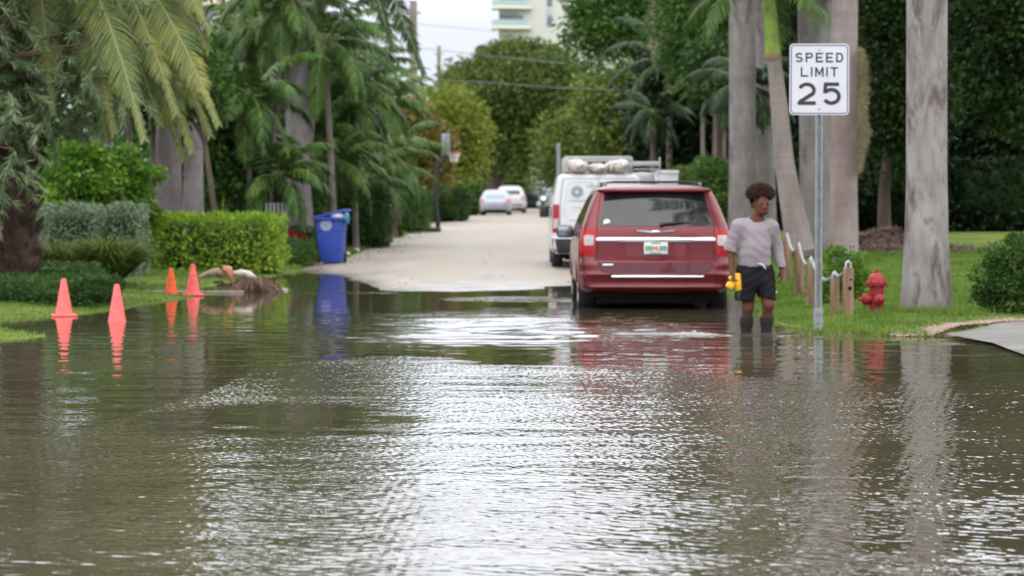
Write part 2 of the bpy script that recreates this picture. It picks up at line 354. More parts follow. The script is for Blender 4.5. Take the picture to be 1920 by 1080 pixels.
for yc,x0,x1,am,sg in((25.05,.7,3.6,.020,.09),(25.55,.2,2.4,.009,.10),(26.3,-.6,2.0,.010,.12),(27.2,-1.2,1.2,.009,.13),(28.3,-1.5,1.0,.009,.15),(24.4,-2.2,1.2,.005,.10),(23.6,-2.6,.8,.004,.10)):
    HZ+=am*np.exp(-((Y-yc-.10*np.sin(X*1.9+yc)-.05*np.sin(X*5+yc*3))/sg)**2)*ss(x0-.3,x0+.5,X)*ss(x1+.3,x1-.5,X)*(.5+vn(X*2+yc,X*0+yc))
V3=np.stack([X,Y,HZ],-1); i=np.arange(len(X)).reshape(SHP)
w=struct(rawmesh('water',V3,np.stack([i[:-1,:-1],i[:-1,1:],i[1:,1:],i[1:,:-1]],-1).reshape(-1,4),watermat(),smooth=True))
rp=rp*(1-near)+.12*near
for nme,arr in(('ripple',rp),('wave',wv)):
    a=w.data.attributes.new(nme,'FLOAT','POINT'); a.data.foreach_set('value',np.clip(arr,0,2).astype(np.float32))
# ---------------------------------------------------------------- sky and light
wd=bpy.data.worlds.new('World'); scene.world=wd; wd.use_nodes=True; nt=wd.node_tree; L=nt.links
bg=nt.nodes['Background']; sky=N(nt,'ShaderNodeTexSky'); sky.sky_type='NISHITA'; sky.sun_disc=False
SE,SR=math.radians(66),math.radians(200)
sky.sun_elevation=SE; sky.sun_rotation=SR
sc_=N(nt,'ShaderNodeMixRGB',blend_type='MULTIPLY',ins={0:1.,2:(.1,.1,.1,1)}); L.new(sky.outputs[0],sc_.inputs[1])
tc=N(nt,'ShaderNodeTexCoord'); sp=N(nt,'ShaderNodeSeparateXYZ'); L.new(tc.outputs['Generated'],sp.inputs[0])
rz_=ramp(nt,[(0.,(.78,.82,.93)),(.12,(.86,.90,1.0)),(.35,(.95,.97,1.03)),(1.,(1,1,1))]); L.new(sp.outputs[2],rz_.inputs[0])
st=ramp(nt,[(0.,(.31,)*3),(.075,(.35,)*3),(.12,(.64,)*3),(.22,(.80,)*3),(1.,(.85,)*3)]); L.new(sp.outputs[2],st.inputs[0])
nzs=N(nt,'ShaderNodeTexNoise',ins={'Scale':2.2,'Detail':4}); L.new(tc.outputs['Generated'],nzs.inputs['Vector'])
rn=ramp(nt,[(.3,(.93,.93,.94)),(.7,(1.04,1.04,1.04))]); L.new(nzs.outputs[0],rn.inputs[0])
mt_=N(nt,'ShaderNodeMath',operation='MULTIPLY',ins={1:3.4}); L.new(st.outputs[0],mt_.inputs[0])
m1=N(nt,'ShaderNodeVectorMath',operation='SCALE'); L.new(rz_.outputs[0],m1.inputs[0]); L.new(mt_.outputs[0],m1.inputs['Scale'])
m2=N(nt,'ShaderNodeVectorMath',operation='MULTIPLY'); L.new(m1.outputs[0],m2.inputs[0]); L.new(rn.outputs[0],m2.inputs[1])
mm=N(nt,'ShaderNodeMixRGB',ins={0:.93}); L.new(sc_.outputs[0],mm.inputs[1]); L.new(m2.outputs[0],mm.inputs[2])
L.new(mm.outputs[0],bg.inputs[0]); bg.inputs[1].default_value=1.0
sd=bpy.data.lights.new('sun','SUN'); sd.energy=.8; sd.angle=math.radians(70); sd.color=(1,.96,.9)
so=bpy.data.objects.new('sun',sd); C.objects.link(so)
dv=Vector((math.sin(SR)*math.cos(SE),math.cos(SR)*math.cos(SE),math.sin(SE))); so.rotation_euler=dv.to_track_quat('Z','Y').to_euler(); so.location=(0,0,60)
scene.view_settings.view_transform='Standard'; scene.view_settings.look='None'; scene.view_settings.exposure=.0
scene.render.engine='CYCLES'; cy=scene.cycles; cy.max_bounces=6; cy.diffuse_bounces=3; cy.glossy_bounces=3; cy.transmission_bounces=3; cy.transparent_max_bounces=8
cy.use_denoising=True; cy.sample_clamp_indirect=6; cy.caustics_reflective=False; cy.caustics_refractive=False
# ---------------------------------------------------------------- vehicles
class Body:
    """stack of rounded plan-view loops; x right, y forward (rear at y=0), z up"""
    K=('W','yr','yf','rr','rf','br','bf')
    def __init__(s,keys,n=26):
        s.z=[k[0] for k in keys]; s.k=np.array([k[1:] for k in keys],float); s.n=n
    def lv(s,z): return [float(np.interp(z,s.z,s.k[:,i])) for i in range(7)]
    def rear(s,x,z):
        W,yr,yf,rr,rf,br,bf=s.lv(z); a=abs(x); y=yr+br*(min(a,W-rr)/W)**2
        if a>W-rr: t=min(1,(a-(W-rr))/rr); y+=rr*(1-math.sqrt(max(0,1-t*t)))
        return y
    def side(s,y,z):
        W,yr,yf,rr,rf,br,bf=s.lv(z); yb=yr+br*((W-rr)/W)**2; yfb=yf-bf*((W-rf)/W)**2
        if y<yb+rr: t=(yb+rr-y)/rr; return W-rr*(1-math.sqrt(max(0,1-min(1,t)**2)))
        if y>yfb-rf: t=(y-(yfb-rf))/rf; return W-rf*(1-math.sqrt(max(0,1-min(1,t)**2)))
        return W
    def loop(s,z):
        W,yr,yf,rr,rf,br,bf=s.lv(z); P_=[]
        for i in range(15):
            x=-(W-rr)+2*(W-rr)*i/14; P_.append((x,s.rear(x,z)))
        yb=yr+br*((W-rr)/W)**2; yfb=yf-bf*((W-rf)/W)**2
        for i in range(1,6): a=PI/2*i/6; P_.append((W-rr+rr*math.sin(a),yb+rr-rr*math.cos(a)))
        for i in range(43): t=i/42; P_.append((W,yb+rr+(yfb-rf-yb-rr)*t))
        for i in range(1,6): a=PI/2*i/6; P_.append((W-rf+rf*math.cos(a),yfb-rf+rf*math.sin(a)))
        for i in range(11):
            x=(W-rf)-2*(W-rf)*i/10; P_.append((x,yf-bf*(x/W)**2))
        for i in range(1,6): a=PI/2*i/6; P_.append((-(W-rf)-rf*math.sin(a),yfb-rf+rf*math.cos(a)))
        for i in range(43): t=i/42; P_.append((-W,yfb-rf+(yb+rr-yfb+rf)*t))
        for i in range(1,6): a=PI/2*i/6; P_.append((-(W-rr)-rr*math.cos(a),yb+rr-rr*math.sin(a)))
        return [(x,y,z) for x,y in P_]
    def build(s,mat,parent,wheels=(),wr=.36,crown=.05,name='body'):
        mb=MB(); zs=[]
        for a,b in zip(s.z[:-1],s.z[1:]):
            k=max(1,int(round((b-a)/.05))); zs+=[a+(b-a)*i/k for i in range(k)]
        zs.append(s.z[-1]); loops=[s.loop(z) for z in zs]
        top=loops[-1]; W,yr,yf,rr,rf,br,bf=s.lv(zs[-1]); cy_=(yr+yf)/2
        for t,dz in((.93,.35),(.8,.62),(.6,.85),(.3,.97)):
            loops.append([(x*t,cy_+(y-cy_)*(1-(1-t)*.55),z+crown*dz) for x,y,z in top])
        n=len(loops[0]); vs=[p for l in loops for p in l]; fs=[]
        for i in range(len(loops)-1):
            for k in range(n):
                q=(i*n+k,i*n+(k+1)%n,(i+1)*n+(k+1)%n,(i+1)*n+k)
                c=sum((Vector(vs[j]) for j in q),Vector())/4
                if any(abs(c.x)>s.lv(c.z)[0]*.8 and (c.y-wy)**2+(c.z-wr*.97)**2<(wr*1.13)**2 for wy in wheels): continue
                fs.append(q)
        fs.append(tuple((len(loops)-1)*n+k for k in range(n)))
        mb.add(vs,fs)
        for wy in wheels:          # arch lips
            for sx in(-1,1):
                pts=[]
                for i in range(15):
                    a=PI*(-.06+1.12*i/14); z=wr*.97+math.sin(a)*wr*1.15; y=wy+math.cos(a)*wr*1.15
                    if z>=s.z[0]-.02: pts.append((sx*(s.side(y,max(z,s.z[0]))-.012),y,z))
                mb.tube(pts,.028,8)
        return mb.build(name,mat,parent,ang=50)
    def rearpatch(s,poly,off=.006,nx=14,nz=8,th=0):
        """poly: list of (z, xl, xr) rows"""
        mb=MB(); vs=[];zs=[p[0] for p in poly]
        for i in range(nz+1):
            z=zs[0]+(zs[-1]-zs[0])*i/nz; a=np.interp(z,zs,[p[1] for p in poly]); b=np.interp(z,zs,[p[2] for p in poly])
            for k in range(nx+1):
                x=float(a+(b-a)*k/nx); vs.append((x,s.rear(x,z)-off,z))
        m=(nx+1)*(nz+1); vs+=[(x,y+off+.02,z) for x,y,z in vs[:m]]
        fs=[]
        for i in range(nz):
            for k in range(nx):
                q=i*(nx+1)+k; fs.append((q,q+1,q+nx+2,q+nx+1))
        bd=[k for k in range(nx+1)]+[i*(nx+1)+nx for i in range(1,nz+1)]+[nz*(nx+1)+k for k in range(nx-1,-1,-1)]+[i*(nx+1) for i in range(nz-1,0,-1)]
        for a,b in zip(bd,bd[1:]+bd[:1]): fs.append((a,b,b+m,a+m))
        return mb.add(vs,fs)
    def sidepatch(s,poly,sx,off=.005,ny=14,nz=6):
        mb=MB(); vs=[];zs=[p[0] for p in poly]
        for i in range(nz+1):
            z=zs[0]+(zs[-1]-zs[0])*i/nz; a=np.interp(z,zs,[p[1] for p in poly]); b=np.interp(z,zs,[p[2] for p in poly])
            for k in range(ny+1):
                y=float(a+(b-a)*k/ny); vs.append((sx*(s.side(y,z)+off),y,z))
        m=(ny+1)*(nz+1); vs+=[(x-sx*(off+.02),y,z) for x,y,z in vs[:m]]; fs=[]
        for i in range(nz):
            for k in range(ny):
                q=i*(ny+1)+k; fs.append((q,q+1,q+ny+2,q+ny+1))
        bd=[k for k in range(ny+1)]+[i*(ny+1)+ny for i in range(1,nz+1)]+[nz*(ny+1)+k for k in range(ny-1,-1,-1)]+[i*(ny+1) for i in range(nz-1,0,-1)]
        for a,b in zip(bd,bd[1:]+bd[:1]): fs.append((a,b,b+m,a+m))
        return mb.add(vs,fs)
TYRE=flat('tyre_rubber',(.018,.018,.019),.8,bump=.3); RIM=flat('alloy_rim',(.45,.45,.46),.35,.8); BLK=flat('black_plastic',(.02,.02,.021),.55)
UND=flat('underbody',(.006,.006,.006),1.,spec=.05); CHR=flat('chrome',(.86,.86,.88),.12,1.,var=.03); REDL=flat('red_lens',(.36,.004,.008),.2,spec=.45,coat=0,var=.3,scale=25)
WLENS=flat('clear_lens',(.50,.42,.42),.2,spec=.5,coat=0,var=.3,scale=30); AMB=flat('amber_lens',(.6,.2,.03),.2)
def glassmat(name,base,ior):
    if name in MATS: return MATS[name]
    m,nt,b=nodes(name); b.inputs['Base Color'].default_value=(*base,1); b.inputs['Roughness'].default_value=.04; b.inputs['IOR'].default_value=ior
    n=N(nt,'ShaderNodeTexNoise',ins={'Scale':3.,'Detail':2}); tc=N(nt,'ShaderNodeTexCoord'); nt.links.new(tc.outputs['Object'],n.inputs['Vector'])
    r=ramp(nt,[(.35,tuple(c*.7 for c in base)),(.65,tuple(c*1.4 for c in base))]); nt.links.new(n.outputs[0],r.inputs[0]); nt.links.new(r.outputs[0],b.inputs['Base Color'])
    MATS[name]=m; return m
GLS=glassmat('tinted_glass',(.018,.019,.021),1.6); MIR=flat('mirror_glass',(.25,.28,.28),.08,.9)
def wheel(parent,x,y,r,w,sx):
    mb=MB(); prof=[(r*.62,-w/2+.01),(r*.9,-w/2),(r*.97,-w/2+.02),(r,-w/2+.05),(r,w/2-.05),(r*.97,w/2-.02),(r*.9,w/2),(r*.62,w/2-.01)]
    mb.lathe((0,0,0),prof,30,axis=(1,0,0))
    t=mb.build('wheel',TYRE,parent,loc=(x,y,r))
    mb=MB(); o=w/2-.015
    for k in range(5):
        a=2*PI*k/5; mb.box((sx*(o-.01),math.cos(a)*r*.33,math.sin(a)*r*.33),(.03,r*.56,.07),rot=(a,0,0))
    mb.lathe((sx*o,0,0),[(.0,-.02),(.07,-.02),(.07,.012),(.0,.012)],16,axis=(1,0,0)); 
    pr=[(r*.55,-.05),(r*.64,-.05),(r*.66,.015),(r*.6,.02),(r*.56,-.02)]
    mb.lathe((sx*(o-.01),0,0),pr,26,axis=(sx,0,0)); mb.build('rim',RIM,t)
    return t
def under(parent,W,y0,y1,z0,z1,wheels=(),r=.36):
    mb=MB(); mb.box((0,(y0+y1)/2,(z0+z1)/2),(W*2-.5,y1-y0,z1-z0))
    for wy in wheels: mb.tube([(-W+.15,wy,r),(W-.15,wy,r)],.06)
    return mb.build('underbody',UND,parent)
# ---- dark red minivan in the flooded lane
RP,nt_,b_=nodes('red_paint'); L=nt_.links
tc=N(nt_,'ShaderNodeTexCoord'); n1=N(nt_,'ShaderNodeTexNoise',ins={'Scale':1.2,'Detail':5}); L.new(tc.outputs['Object'],n1.inputs['Vector'])
r1=ramp(nt_,[(.3,(.125,.004,.008)),(.7,(.165,.006,.012))]); L.new(n1.outputs[0],r1.inputs[0]); L.new(r1.outputs[0],b_.inputs['Base Color'])
b_.inputs['Metallic'].default_value=.35; b_.inputs['Roughness'].default_value=.32; b_.inputs['Coat Weight'].default_value=.5; b_.inputs['Coat Roughness'].default_value=.06
mpd=N(nt_,'ShaderNodeMapping',ins={'Scale':(1,.5,1.3)}); L.new(tc.outputs['Object'],mpd.inputs[0])
n3=N(nt_,'ShaderNodeTexNoise',ins={'Scale':1.6,'Detail':1}); L.new(mpd.outputs[0],n3.inputs['Vector']); bp=N(nt_,'ShaderNodeBump',ins={'Strength':.35,'Distance':.08}); L.new(n3.outputs[0],bp.inputs['Height']); L.new(bp.outputs[0],b_.inputs['Normal'])
mvx,mvy=1.86,31.0
mv=thing('minivan','dark red minivan seen from behind, parked with its wheels in flood water','minivan',(mvx,mvy,-.085))
MV=Body([(.30,.90,.10,5.08,.30,.3,.06,.3),(.34,.955,.03,5.12,.28,.3,.05,.3),(.38,.97,.0,5.13,.26,.35,.05,.3),(.42,.985,.02,5.13,.26,.35,.05,.3),(.50,.99,-.0,5.13,.26,.35,.05,.3),(.545,.99,-.015,5.14,.26,.4,.05,.3),(.56,.99,.0,5.14,.26,.4,.05,.3),
 (.70,.995,.01,5.14,.24,.4,.05,.3),(.73,.995,.05,5.12,.22,.4,.05,.3),(.85,.995,.055,5.02,.20,.4,.05,.3),(1.0,.985,.06,4.6,.19,.4,.05,.3),(1.12,.965,.08,4.1,.18,.4,.05,.25),(1.17,.95,.10,3.95,.17,.4,.05,.2),
 (1.35,.885,.19,3.5,.16,.35,.05,.15),(1.52,.815,.29,3.1,.14,.3,.05,.12),(1.61,.765,.335,2.85,.13,.25,.05,.1),(1.64,.745,.29,2.7,.12,.25,.04,.1),(1.66,.715,.31,2.6,.12,.25,.04,.1),(1.675,.66,.36,2.5,.12,.25,.04,.1)])
MV.build(RP,mv,wheels=(1.05,4.13),wr=.35,crown=.035)
under(mv,.98,.15,4.9,.17,.42,(1.05,4.13),.35)
for wy in(1.05,4.13):
    for sx in(-1,1): wheel(mv,sx*.865,wy,.35,.24,sx)
mb=MV.rearpatch([(1.165,-.715,.715),(1.20,-.73,.73),(1.55,-.655,.655),(1.585,-.60,.60)],.006,18,12); rw=mb.build('rear_window',GLS,mv)
mb=MB(); mb.tube([(.10,MV.rear(.1,1.2)-.03,1.195),(.3,MV.rear(.3,1.21)-.035,1.215),(.46,MV.rear(.46,1.22)-.03,1.225)],[.018,.012,.006],8); mb.ball((.08,MV.rear(.08,1.19)-.03,1.185),.03,8,6); mb.build('wiper',BLK,rw)
mb=MB(); mb.lathe((-.63,MV.rear(-.63,1.215)-.008,1.215),[(0,-.002),(.045,-.002),(.045,.002),(0,.002)],16,axis=(0,-1,.2)); mb.build('sticker',flat('white_sticker',(.75,.75,.75),.6),rw)
# rear spoiler lip above the glass
mb=MB(); mb.rbox((0,MV.rear(0,1.61)-.03,1.632),(1.36,.16,.045),.02); mb.build('spoiler',RP,mv)
# tail lights (wrap the corners)
for sx in(-1,1):
    rows=[(.785,.80,.985),(.83,.78,.99),(.95,.765,.985),(1.08,.76,.97),(1.14,.77,.955)]
    mb=MV.rearpatch([(z,sx*a if sx>0 else sx*b,sx*b if sx>0 else sx*a) for z,a,b in rows],.012,10,10); tl=mb.build('tail_light',REDL,mv)
    rows=[(.915,.81,.915),(.935,.80,.93),(1.03,.80,.93),(1.05,.81,.92)]
    mb=MV.rearpatch([(z,sx*a if sx>0 else sx*b,sx*b if sx>0 else sx*a) for z,a,b in rows],.02,8,6); mb.build('reversing_lamp',WLENS,tl)
# chrome strip, emblem, lower strip
def bar(B,x0,x1,z,h,off,nx=16): return B.rearpatch([(z-h/2,x0,x1),(z+h/2,x0,x1)],off,nx,2)
mb=MV.rearpatch([(.978,-.77,.77),(.99,-.77,.77),(1.015,-.77,.77),(1.02,-.74,.74)],.03,18,4); mb.rbox((.0,MV.rear(0,1)-.03,.99),(.98,.02,.052),.012); mb.build('chrome_strip',CHR,mv)
mb=MB(); yb=MV.rear(0,1.1)-.012
for sx in(-1,1): mb.add([(sx*.05,yb,1.075),(sx*.26,yb+.006,1.10),(sx*.265,yb+.006,1.118),(sx*.05,yb,1.11),(sx*.05,yb-.02,1.08),(sx*.25,yb-.012,1.104),(sx*.255,yb-.012,1.114),(sx*.05,yb-.02,1.106)],[(4,5,6,7),(0,1,5,4),(1,2,6,5),(2,3,7,6),(3,0,4,7)])
mb.rbox((0,yb-.008,1.093),(.1,.025,.035),.01); mb.build('wing_emblem',CHR,mv)
mb=MB(); mb.rbox((.02,MV.rear(0,.52)-.02,.515),(1.20,.03,.034),.014,seg=3); mb.build('bumper_strip',CHR,mv)
# recessed number plate well: raised lip round a darker field, plate and bolts
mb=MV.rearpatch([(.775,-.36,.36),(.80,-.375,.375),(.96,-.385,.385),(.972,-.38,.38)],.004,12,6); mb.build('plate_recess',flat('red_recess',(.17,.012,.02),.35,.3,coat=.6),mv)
mb=MB(); py_=MV.rear(0,.88)-.03; mb.rbox((0,py_,.882),(.31,.012,.158),.008); pl=mb.build('license_plate',flat('plate_white',(.62,.68,.62),.4,var=.05),mv)
mb=MB()
G_=flat('plate_green',(.04,.2,.10),.5)
for k in range(3):
    for s0 in(-.128,.05): 
        x=s0+k*.034; mb.ribbon([(x,.85),(x,.905)],.008,py_-.007); mb.ribbon([(x,.905),(x+.018,.905),(x+.018,.878),(x,.878)],.007,py_-.0075); mb.ribbon([(x+.018,.878),(x+.018,.85)],.007,py_-.007)
mb.ribbon([(-.06,.948),(.06,.948)],.012,py_-.007); mb.ribbon([(-.07,.818),(.07,.818)],.01,py_-.007); mb.build('plate_lettering',G_,pl,smooth=False)
mb=MB()
for x,z,r in((-.012,.885,.02),(.014,.87,.018),(.012,.9,.012)): mb.lathe((x,py_-.008,z),[(0,-.002),(r,-.002),(r,.001),(0,.001)],14,axis=(0,-1,0))
mb.build('plate_emblem',flat('orange_paint',(.7,.22,.05),.5),pl)
# tailgate lower recess (its shade painted as a darker red patch), badge, gaps
mb=MV.rearpatch([(.565,-.60,.60),(.59,-.70,.70),(.65,-.745,.745),(.70,-.75,.75)],.004,16,6); mb.build('tailgate_recess_shade',flat('painted_recess_shade',(.10,.008,.014),.4,.3,coat=.5),mv)
mb=MB(); mb.rbox((-.62,MV.rear(-.62,.66)-.008,.665),(.14,.008,.025),.003); mb.build('badge',CHR,mv)
mb=MB()
def rearline(B,pts,r=.006,off=.001):
    P_=[]
    for (x0,z0),(x1,z1) in zip(pts[:-1],pts[1:]):
        for i in range(8): t=i/8; x=x0+(x1-x0)*t; z=z0+(z1-z0)*t; P_.append((x,B.rear(x,z)-off,z))
    x,z=pts[-1]; P_.append((x,B.rear(x,z)-off,z)); mb.tube(P_,r,6)
rearline(MV,[(-.70,1.62),(-.76,1.17),(-.755,.72),(-.70,.585),(-.6,.56),(.6,.56),(.70,.585),(.755,.72),(.76,1.17),(.70,1.62)])
mb.build('tailgate_seam',BLK,mv)
mb=MB(); mb.rbox((0,.2,.27),(1.66,.12,.10),.03); mb.tube([(.45,.1,.24),(.45,.5,.24)],.035,10); mb.build('lower_valance',UND,mv)
for sx in(-1,1):
    mb=MV.sidepatch([(1.16,.42,3.62),(1.2,.42,3.6),(1.58,.56,2.9)],sx); mb.build('side_window',GLS,mv)
    mb=MB(); mb.rbox((sx*1.10,3.55,1.06),(.24,.12,.18),.05,seg=3); mb.rbox((sx*.97,3.6,1.02),(.12,.08,.06),.02); mr=mb.build('door_mirror',RP if sx>0 else BLK,mv)
    mb=MB(); mb.rbox((sx*1.10,3.488,1.06),(.20,.012,.145),.005); mb.build('mirror_glass',MIR,mr)
    mb=MB(); mb.tube([(sx*.62,.62,1.68),(sx*.63,.75,1.72),(sx*.63,2.2,1.74),(sx*.62,2.4,1.70)],.018,8); mb.build('roof_rail',flat('dark_rail',(.05,.05,.055),.4,.4),mv)
    mb=MB(); mb.tube([(sx*(MV.side(.5,.8)+.004),y,.8) for y in(1.6,2.4,3.3)],.006,6); mb.tube([(sx*(MV.side(2,1)+.02),1.7,1.0),(sx*(MV.side(2,1)+.02),1.9,1.0)],.014,6); mb.build('door_handle',CHR,mv)
for y in(1.0,2.0):
    mb=MB(); mb.tube([(-.63,y,1.73),(-.5,y,1.75),(.5,y,1.75),(.63,y,1.73)],.012,8); mb.build('roof_crossbar',BLK,mv)
# ---- white compact cargo van
WP=flat('white_paint',(.62,.62,.64),.35,coat=.6,var=.04,scale=2)
def cargo_van(label,x,y,rz,letter):
    t=thing('cargo_van',label,'van',(x,y,gz(x,y)+.0),rz)
    B=Body([(.30,.86,.06,4.55,.2,.4,.05,.3),(.40,.90,.0,4.6,.16,.4,.05,.3),(.60,.915,.0,4.6,.14,.4,.05,.3),(.62,.915,.045,4.6,.13,.4,.04,.3),(.9,.915,.045,4.5,.12,.4,.04,.3),(1.1,.905,.055,4.0,.12,.4,.04,.25),(1.2,.895,.06,3.8,.12,.3,.04,.2),(1.5,.865,.085,3.3,.12,.3,.04,.2),(1.78,.81,.115,2.95,.12,.3,.04,.15),(1.83,.78,.14,2.85,.12,.3,.04,.15),(1.86,.72,.18,2.8,.12,.3,.04,.15)])
    B.build(WP,t,wheels=(.85,3.6),wr=.32,crown=.04)
    under(t,.9,.12,4.4,.18,.42,(.85,3.6),.32)
    for wy in(.85,3.6):
        for sx in(-1,1): wheel(t,sx*.79,wy,.32,.22,sx)
    mb=B.rearpatch([(.31,-.86,.86),(.42,-.9,.9),(.60,-.91,.91)],.03,16,4); mb.build('rear_bumper',BLK,t)
    for sx in(-1,1):
        f=lambda rows:[(z,sx*a if sx>0 else sx*b,sx*b if sx>0 else sx*a) for z,a,b in rows]
        tl=B.rearpatch(f([(.72,.78,.905),(1.27,.77,.885)]),.014,5,5).build('tail_light',REDL,t)
        B.rearpatch(f([(.80,.79,.89),(.99,.79,.885)]),.02,4,3).build('reversing_lamp',WLENS,tl)
        mb=MB(); mb.rbox((sx*1.02,3.1,1.12),(.2,.1,.24),.04); mb.build('door_mirror',BLK,t)
        B.sidepatch([(1.1,2.5,3.6),(1.55,2.6,3.1)],sx).build('side_window',GLS,t)
    mb=MB()
    rear=lambda pts,r=.006:None
    def line(pts,r=.007):
        P_=[]
        for (x0,z0),(x1,z1) in zip(pts[:-1],pts[1:]):
            for i in range(6): q=i/6; xx=x0+(x1-x0)*q; z=z0+(z1-z0)*q; P_.append((xx,B.rear(xx,z)-.002,z))
        P_.append((pts[-1][0],B.rear(*pts[-1])-.002,pts[-1][1])); mb.tube(P_,r,5)
    line([(0,.62),(0,1.8)]); line([(-.76,.64),(-.75,1.3),(-.70,1.76)]); line([(.76,.64),(.75,1.3),(.70,1.76)]); line([(-.72,1.78),(.72,1.78)])
    mb.build('door_seam',flat('seam_grey',(.16,.16,.17),.6),t)
    mb=MB()
    for sx in(-1,1): line([(sx*.09,1.66),(sx*.09,1.05),(sx*.18,.98),(sx*.58,.98),(sx*.68,1.08),(sx*.62,1.66),(sx*.52,1.72),(sx*.15,1.72),(sx*.09,1.66)],.012)
    mb.build('door_pressing',WP,t)
    mb=MB(); mb.rbox((.1,B.rear(0,.9)-.02,.86),(.1,.03,.05),.01); mb.build('door_handle',BLK,t)
    if letter:
        mb=MB(); yy=B.rear(-.4,1.45)-.012; cx,cz=-.42,1.52
        for k in range(12):
            a=2*PI*k/12; mb.ribbon([(cx+math.cos(a)*.045,cz+math.sin(a)*.045),(cx+math.cos(a)*.125,cz+math.sin(a)*.125)],.028,yy)
        mb.build('sun_logo',flat('teal_decal',(.17,.30,.32),.5),t,smooth=False)
        rr=random.Random(3)
        for z,x0,x1,h in((1.60,-.22,.16,.05),(1.60,.22,.56,.045),(1.53,-.12,.42,.045),(1.325,-.56,-.2,.03),(1.19,-.5,-.24,.025)):
            x=x0; mb=MB()
            while x<x1:
                wd_=h*.55; q=rr.choice((0,1,2)); yy2=B.rear(x,z)-.008
                mb.ribbon([(x,z),(x,z+h)],.010,yy2)
                if q!=0: mb.ribbon([(x,z+h-.004),(x+wd_,z+h-.004)],.009,yy2-.001)
                if q!=1: mb.ribbon([(x+wd_,z),(x+wd_,z+h)],.010,yy2)
                x+=wd_+.022
            mb.build('lettering',flat('grey_decal',(.33,.34,.36),.5),t,smooth=False)
    return t,B
vx,vy=.78+.915,47.0
van,VB=cargo_van('white cargo van with a sunburst logo on its rear door and loaded roof rack',vx,vy,0,True)
# ladder rack: crossbars on feet, side rails, bars
RK=flat('rack_metal',(.42,.42,.42),.5,.3)
def rack(parent,W,ys_,z0,h,x0=None):
    mb=MB()
    for y in ys_:
        for sx in(-1,1): mb.rbox((sx*W,y,z0+h/2),(.04,.06,h),.01)
        mb.rbox((0,y,z0+h*.98),(2*W,.05,.07),.012); mb.rbox((0,y,z0+.08),(2*W,.04,.04),.01)
    for sx in(-1,1): 
        mb.tube([(sx*W,ys_[0],z0+h*.97),(sx*W,ys_[-1],z0+h*.97)],.02,8); mb.tube([(sx*W,ys_[0],z0+h*.5),(sx*W,ys_[-1],z0+h*.5)],.018,8)
    return mb.build('ladder_rack',RK,parent)
rack(van,.66,(.3,1.5,2.5),1.87,.32)
mb=MB(); mb.rbox((-.62,.45,2.03),(.16,.4,.26),.02); mb.build('rack_box',flat('dull_white',(.45,.44,.42),.6),van)
mb=MB(); mb.rbox((.98,.9,2.08),(.56,.05,.09),.015); mb.rbox((1.25,.9,2.05),(.03,.05,.32),.01); mb.rbox((.98,.9,1.97),(.5,.03,.025),.005); mb.tube([(1.2,.9,2.1),(1.2,2.0,2.1)],.015); mb.build('ladder_arm',RK,van)
# bundled canvas sacks lashed on the rack
m,nt,b=nodes('stained_canvas'); L=nt.links; tc=N(nt,'ShaderNodeTexCoord'); n1=N(nt,'ShaderNodeTexNoise',ins={'Scale':11,'Detail':6,'Roughness':.75}); L.new(tc.outputs['Object'],n1.inputs['Vector'])
r=ramp(nt,[(.42,(.14,.06,.04)),(.50,(.60,.55,.52)),(.8,(.78,.75,.74))]); L.new(n1.outputs[0],r.inputs[0]); L.new(r.outputs[0],b.inputs['Base Color']); b.inputs['Roughness'].default_value=.9; CANV=m
for i,(x,z,rx,rz_q,lb) in enumerate(((-.40,2.03,.24,.14,'brown-stained white sack at the left end of the white van roof rack'),(-.02,1.99,.20,.10,'smallest brown-stained white sack, between two larger ones on the white van roof rack'),(.38,2.03,.27,.14,'brown-stained white sack at the right end of the white van roof rack'))):
    mb=MB(); mb.ball((0,0,0),(rx,.34,rz_q),16,10,noise=.12); o=mb.build('canvas_sack',CANV,None); o.location=(vx+x,vy+.35,van.location.z+z-.005); o.rotation_euler=(0,.12*(1-i),.2*i)
    tag(o,lb,'sack','sacks on the van roof rack')
# second white work truck ahead, only its upper body shows
tx,ty=2.95,56.0
tk=thing('service_truck','boxy white service truck showing above the right half of the red minivan roof','truck',(tx,ty,gz(tx,ty)))
mb=MB(); mb.rbox((0,1.2,1.05),(1.95,2.5,.9),.04); mb.build('service_bed',WP,tk)
mb=MB(); mb.rbox((0,3.4,1.25),(1.9,1.7,1.35),.15,seg=3,taper=(.85,.8)); mb.rbox((0,4.7,.95),(1.9,1.2,.7),.1); cb=mb.build('cab',WP,tk)
mb=MB(); mb.rbox((0,2.62,1.6),(1.3,.03,.4),.01); mb.build('rear_window',GLS,cb)
mb=MB(); mb.rbox((.70,1.2,1.70),(.46,2.3,.45),.03); mb.rbox((.70,1.2,1.95),(.50,2.35,.09),.02); mb.rbox((-.7,1.2,1.68),(.4,2.3,.37),.03); mb.build('tool_box',WP,tk)
mb=MB(); mb.lathe((.12,.5,1.60),[(.0,0),(.27,0),(.29,.1),(.29,.28),(.24,.34),(0,.36)],20); mb.build('water_drum',flat('drum_grey',(.42,.42,.44),.5),tk)
for wy in(.9,4.6):
    for sx in(-1,1): wheel(tk,sx*.85,wy,.37,.24,sx)
mb=MB(); mb.box((0,2.6,.5),(1.6,5,.25)); mb.build('chassis',UND,tk)
